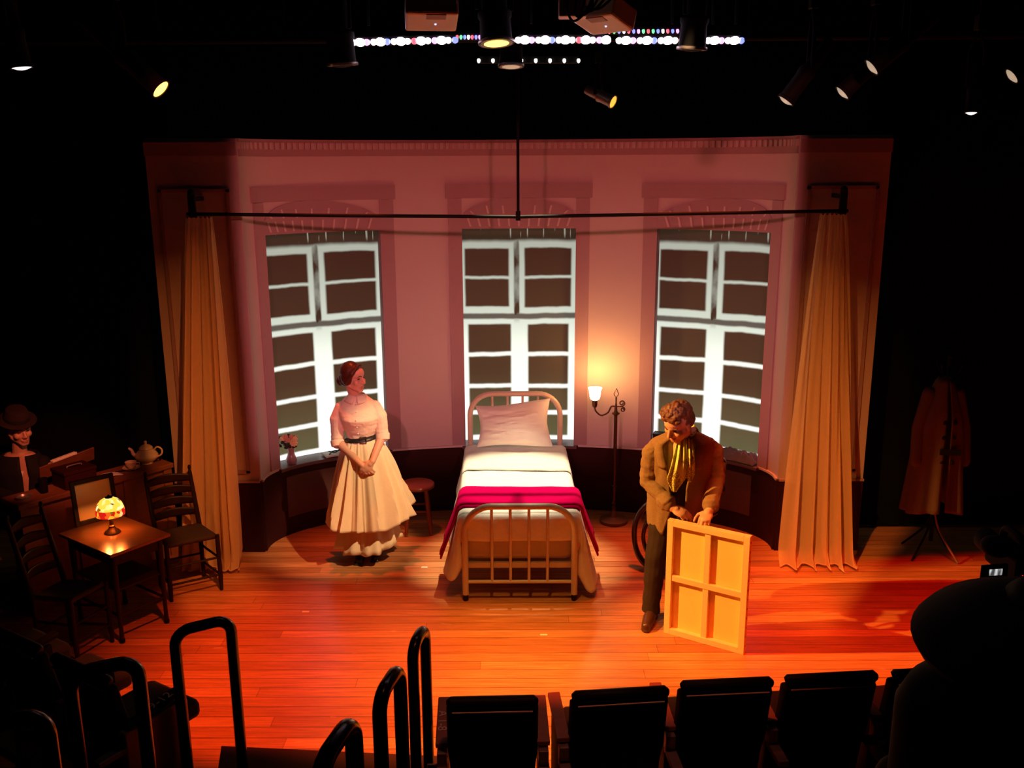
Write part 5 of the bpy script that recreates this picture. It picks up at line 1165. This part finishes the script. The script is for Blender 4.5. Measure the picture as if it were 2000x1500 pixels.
def fixture(label, p, d, r, L_, lens, body=None, up=.30, rim=None, name='stage_light'):
    """p centre of the lens, d aiming direction"""
    p = V(p); d = V(d).normalized(); body = body or MT['rig']
    t = thing(name, label, 'stage light', tuple(p)); Q = Matrix.Translation(p) @ d.to_track_quat('Z', 'Y').to_matrix().to_4x4()
    m = MB(); m.lathe([(r*.5, -L_), (r*.72, -L_*.98), (r*.8, -L_*.75), (r*.8, -L_*.5), (r*1.05, -L_*.45), (r*1.05, -L_*.38), (r*.95, -L_*.33), (r*1.0, .01), (r*1.12, .015), (r*1.12, .03), (r*1.0, .03), (r*.97, -.02)], n=26, M=Q); m.build('housing', body, t)
    m = MB(); m.lathe([(r*.05, .040), (r*.5, .036), (r*.96, .026), (r*.96, .010), (r*.05, .010)], n=26, M=Q); m.build('lens', lens, t)
    side = d.cross(V((0, 0, 1))).normalized(); c = p-d*L_*.5; topz = c.z+up
    m = MB(); m.tube([c+side*r*1.15, c+side*r*1.2+V((0, 0, up*.6)), V((c.x, c.y, topz)), c-side*r*1.2+V((0, 0, up*.6)), c-side*r*1.15], .010, 8); m.build('yoke', MT['rig'], t)
    m = MB(); m.box((c.x, c.y, topz+.03), (.045, .06, .08)); m.build('clamp', MT['rig'], t, smooth=False, bevel=.005)
    m = MB(); m.tube([(c.x, c.y, topz+.06), (c.x, c.y, 5.4)], .012, 6); m.build('drop_rod', MT['rig'], t)
    if rim:
        m = MB(); m.lathe([(r*1.12, .016), (r*1.14, .022), (r*1.12, .03)], n=26, M=Q); m.build('rim', rim, t)
    return t
DN = V((0, .05, -1))
fixture('long lit spotlight with yellow lens hung at the upper left', pix(306, 167, 4.9), (.72, -.10, -.66), .050, .50, warm, MT['felt'], up=.25)
fixture('stage light showing a thin pale lens at the upper left corner', pix(40, 121, 4.9), (.12, .0, -1), .050, .34, whitel)
fixture('dark stage light with glinting rim left of the coloured light bars', pix(668, 117, 5.2), (.05, .06, -1), .075, .30, MT['lensoff'] if False else MT['rig'], rim=MT['silver'])
fixture('lit stage light with glowing orange lens between the coloured light bars', pix(969, 74, 5.15), (.06, -.14, -1), .085, .28, warm, rim=MT['silver'])
fixture('dim stage light hanging low behind the vertical drop pipe', pix(998, 121, 6.0), (.0, -.10, -1), .072, .30, dimw, rim=MT['silver'])
fixture('dark stage light with glinting rim in the gap of the right light bars', pix(1352, 86, 5.2), (-.05, .06, -1), .072, .28, MT['rig'], rim=MT['silver'])
sl_ = fixture('small silver stage light with amber lens hung lowest over the bay', pix(1191, 196, 6.7), (.70, -.42, -.36), .042, .20, hot, MT['silver'], up=.22)
for lab, q, d in (('pale-lensed stage light at upper right, nearest the bay wall', (1541, 188), (-.56, .04, -.80)), ('pale-lensed stage light at upper right, second from the bay wall', (1653, 174), (-.70, .04, -.70)),
                  ('pale-lensed stage light at upper right, highest of the slanting lenses', (1712, 124), (-.76, .04, -.64)), ('pale-lensed stage light at the top right edge of the photo', (1985, 142), (-.76, .04, -.62))):
    fixture(lab, pix(*q, 5.1 if q[0] != 1712 else 4.75), d, .044, .34, MT['lensoff'])
fixture('stage light with small white glowing lens at the far right', pix(1898, 210, 5.3), (-.05, -.12, -.98), .032, .22, whitel)
# coloured LED bars
ledw = glow('white_led', (1, .80, 1), 9, (.5, .5, .5)); LEDC = [glow('red_led', (1, .08, .12), 2.2), glow('green_led', (.15, .9, .35), 1.6), glow('blue_led', (.15, .2, 1), 2.4), glow('magenta_led', (.9, .25, 1), 3), glow('pale_led', (1, .85, .9), 3)]
def lens_mesh(nm, mt, r):
    m = MB(); m.lathe([(r*.2, -.012), (r, -.010), (r, .004), (r*.6, .012), (r*.1, .015)], n=10); me = m.build(nm, mt, None, local=True); d = me.data; bpy.data.objects.remove(me); return d
TINY = [lens_mesh('led_lens', c, .0085) for c in LEDC]
SMALL = lens_mesh('led_lens', glow('small_white_led', (1, .95, .85), 4), .010)
LM = [lens_mesh('led_lens', ledw, .026)]+[lens_mesh('led_lens', c, .017) for c in LEDC]
def led_bar(label, x0, x1, py0, py1, Y, big=True, step=.036, grp='coloured light bars', only=None):
    a, b = pix(x0, py0, Y), pix(x1, py1, Y); t = thing('light_bar', label, 'light bar', tuple((a+b)/2+V((0, .0, .06))), 0, grp)
    m = MB(); m.bar(a+V((0, .04, .012)), b+V((0, .04, .012)), .06, .045); m.build('housing', MT['rig'], t, smooth=False, bevel=.006)
    n = int((b-a).length/step)
    for x in (.15, .85):
        q = a.lerp(b, x); m = MB(); m.bar(q+V((0, .03, .09)), V((q.x, q.y+.03, 5.4)), .014, .012, (0, 1, 0)); m.build('hanger', MT['rig'], t, smooth=False)
    for k in range(n+1):
        q = a.lerp(b, k/n)
        if only is not None: d = SMALL
        elif big: d = LM[0] if k % 3 == 1 else LM[(5, 5, 4, 5, 5, 3, 5, 4, 5, 1)[k % 10]]
        else: d = TINY[(0, 1, 2, 4, 0, 2, 3, 1)[k % 8]]
        o = bpy.data.objects.new('led_lens', d); C.objects.link(o); o.parent = t
        o.matrix_local = world_of(t).inverted() @ (Matrix.Translation(q) @ V((0, -.55, -.8)).to_track_quat('Z', 'Y').to_matrix().to_4x4())
led_bar('long glowing light bar left of the lit orange stage light', 690, 889, 84, 79, 5.35)
led_bar('glowing light bar just right of the drop pipe', 1012, 1184, 79, 79, 5.35)
led_bar('glowing light bar below the thin coloured strip, right of centre', 1209, 1332, 80, 80, 5.35)
led_bar('shortest glowing light bar at the right end of the row', 1383, 1448, 80, 80, 5.35)
led_bar('thin strip of coloured dots left of the lit orange stage light', 893, 937, 73, 73, 5.9, False, .022)
led_bar('thin strip of coloured dots above the right light bar', 1190, 1333, 62, 61, 5.9, False, .028)
led_bar('row of small white lights behind the drop pipe', 935, 1130, 119, 119, 6.15, False, .088, only=5)
# projectors
def projector(label, cpx, Y, yaw, tilt, s=.74):
    p = pix(*cpx, Y); t = thing('projector', label, 'projector', tuple(p), 0, 'ceiling projectors'); Q = Matrix.Translation(p) @ Matrix.Rotation(yaw, 4, 'Z') @ Matrix.Rotation(tilt, 4, 'X')
    m = MB(); m.box((0, 0, .055), (.36*s, .28*s, .11), M=Q); m.build('body', MT['white'], t, smooth=False, bevel=.012)
    m = MB(); m.lathe([(.03, 0), (.045, .005), (.045, .03), (.03, .035)], n=18, M=Q @ Matrix.Translation((.09*s, .14*s, .06)) @ Matrix.Rotation(-pi/2, 4, 'X')); m.build('lens', MT['rig'], t)
    m = MB(); m.box((.02, -.07, -.001), (.10, .05, .003), M=Q); m.build('label_plate', MT['armw'], t, smooth=False)
    m = MB(); m.ell(Q @ V((.02, .01, -.001)), .006, n=8); m.build('indicator', glow('blue_indicator', (.6, .6, 1), 1.5), t)
    m = MB(); m.tube([Q @ V((0, 0, .11)), (p.x, p.y, 5.4)], .018, 8); m.box(Q @ V((0, 0, .12)), (.14, .14, .02)); m.build('mount', MT['rig'], t)
projector('white ceiling projector at the top, left of the drop pipe', (843, 45), 5.05, R(8), R(-17))
projector('white ceiling projector at the top, above the right light bars', (1175, 50), 5.05, R(-42), R(-17))
p = pix(1118, 20, 4.7); t = thing('junction_box', 'pale electrical box with looped black cables at the top centre', 'box', tuple(p))
m = MB(); m.box(p+V((0, 0, .05)), (.13, .10, .17)); m.build('box', MT['white'], t, smooth=False, bevel=.006)
for k in range(4):
    m = MB(); a0 = k*.02; m.tube(catmull([p+V((.02+a0, -.06, .12)), p+V((-.03+a0*2, -.075, .02)), p+V((.0+a0, -.08, -.06+a0)), p+V((.07+a0, -.075, .0)), p+V((.09+a0*2, -.06, .10)), p+V((.10, -.03, .2))], 6), .006, 7); m.build('cable', MT['rig'], t)
m = MB(); m.tube([p+V((0, 0, .13)), (p.x, p.y, 5.4)], .012, 8); m.build('mount', MT['rig'], t)
# white tape marks on the stage floor
for lab, q in (('small pale tape mark on the floor left of the bed', (829, 1108)), ('small pale tape mark on the floor in front of the bed', (1062, 1240)), ('small pale tape mark on the floor at the left, beyond the aisle', (597, 1195))):
    d = pix(q[0], q[1], 6); r = d-V((0, 0, EYE)); g = V((0, 0, EYE))+r*(-EYE/r.z); m = MB(); m.box((g.x, g.y, .0012), (.05, .018, .0016)); o = m.build('tape_mark', MT['paper'], None, smooth=False); tag(o, lab, 'tape')
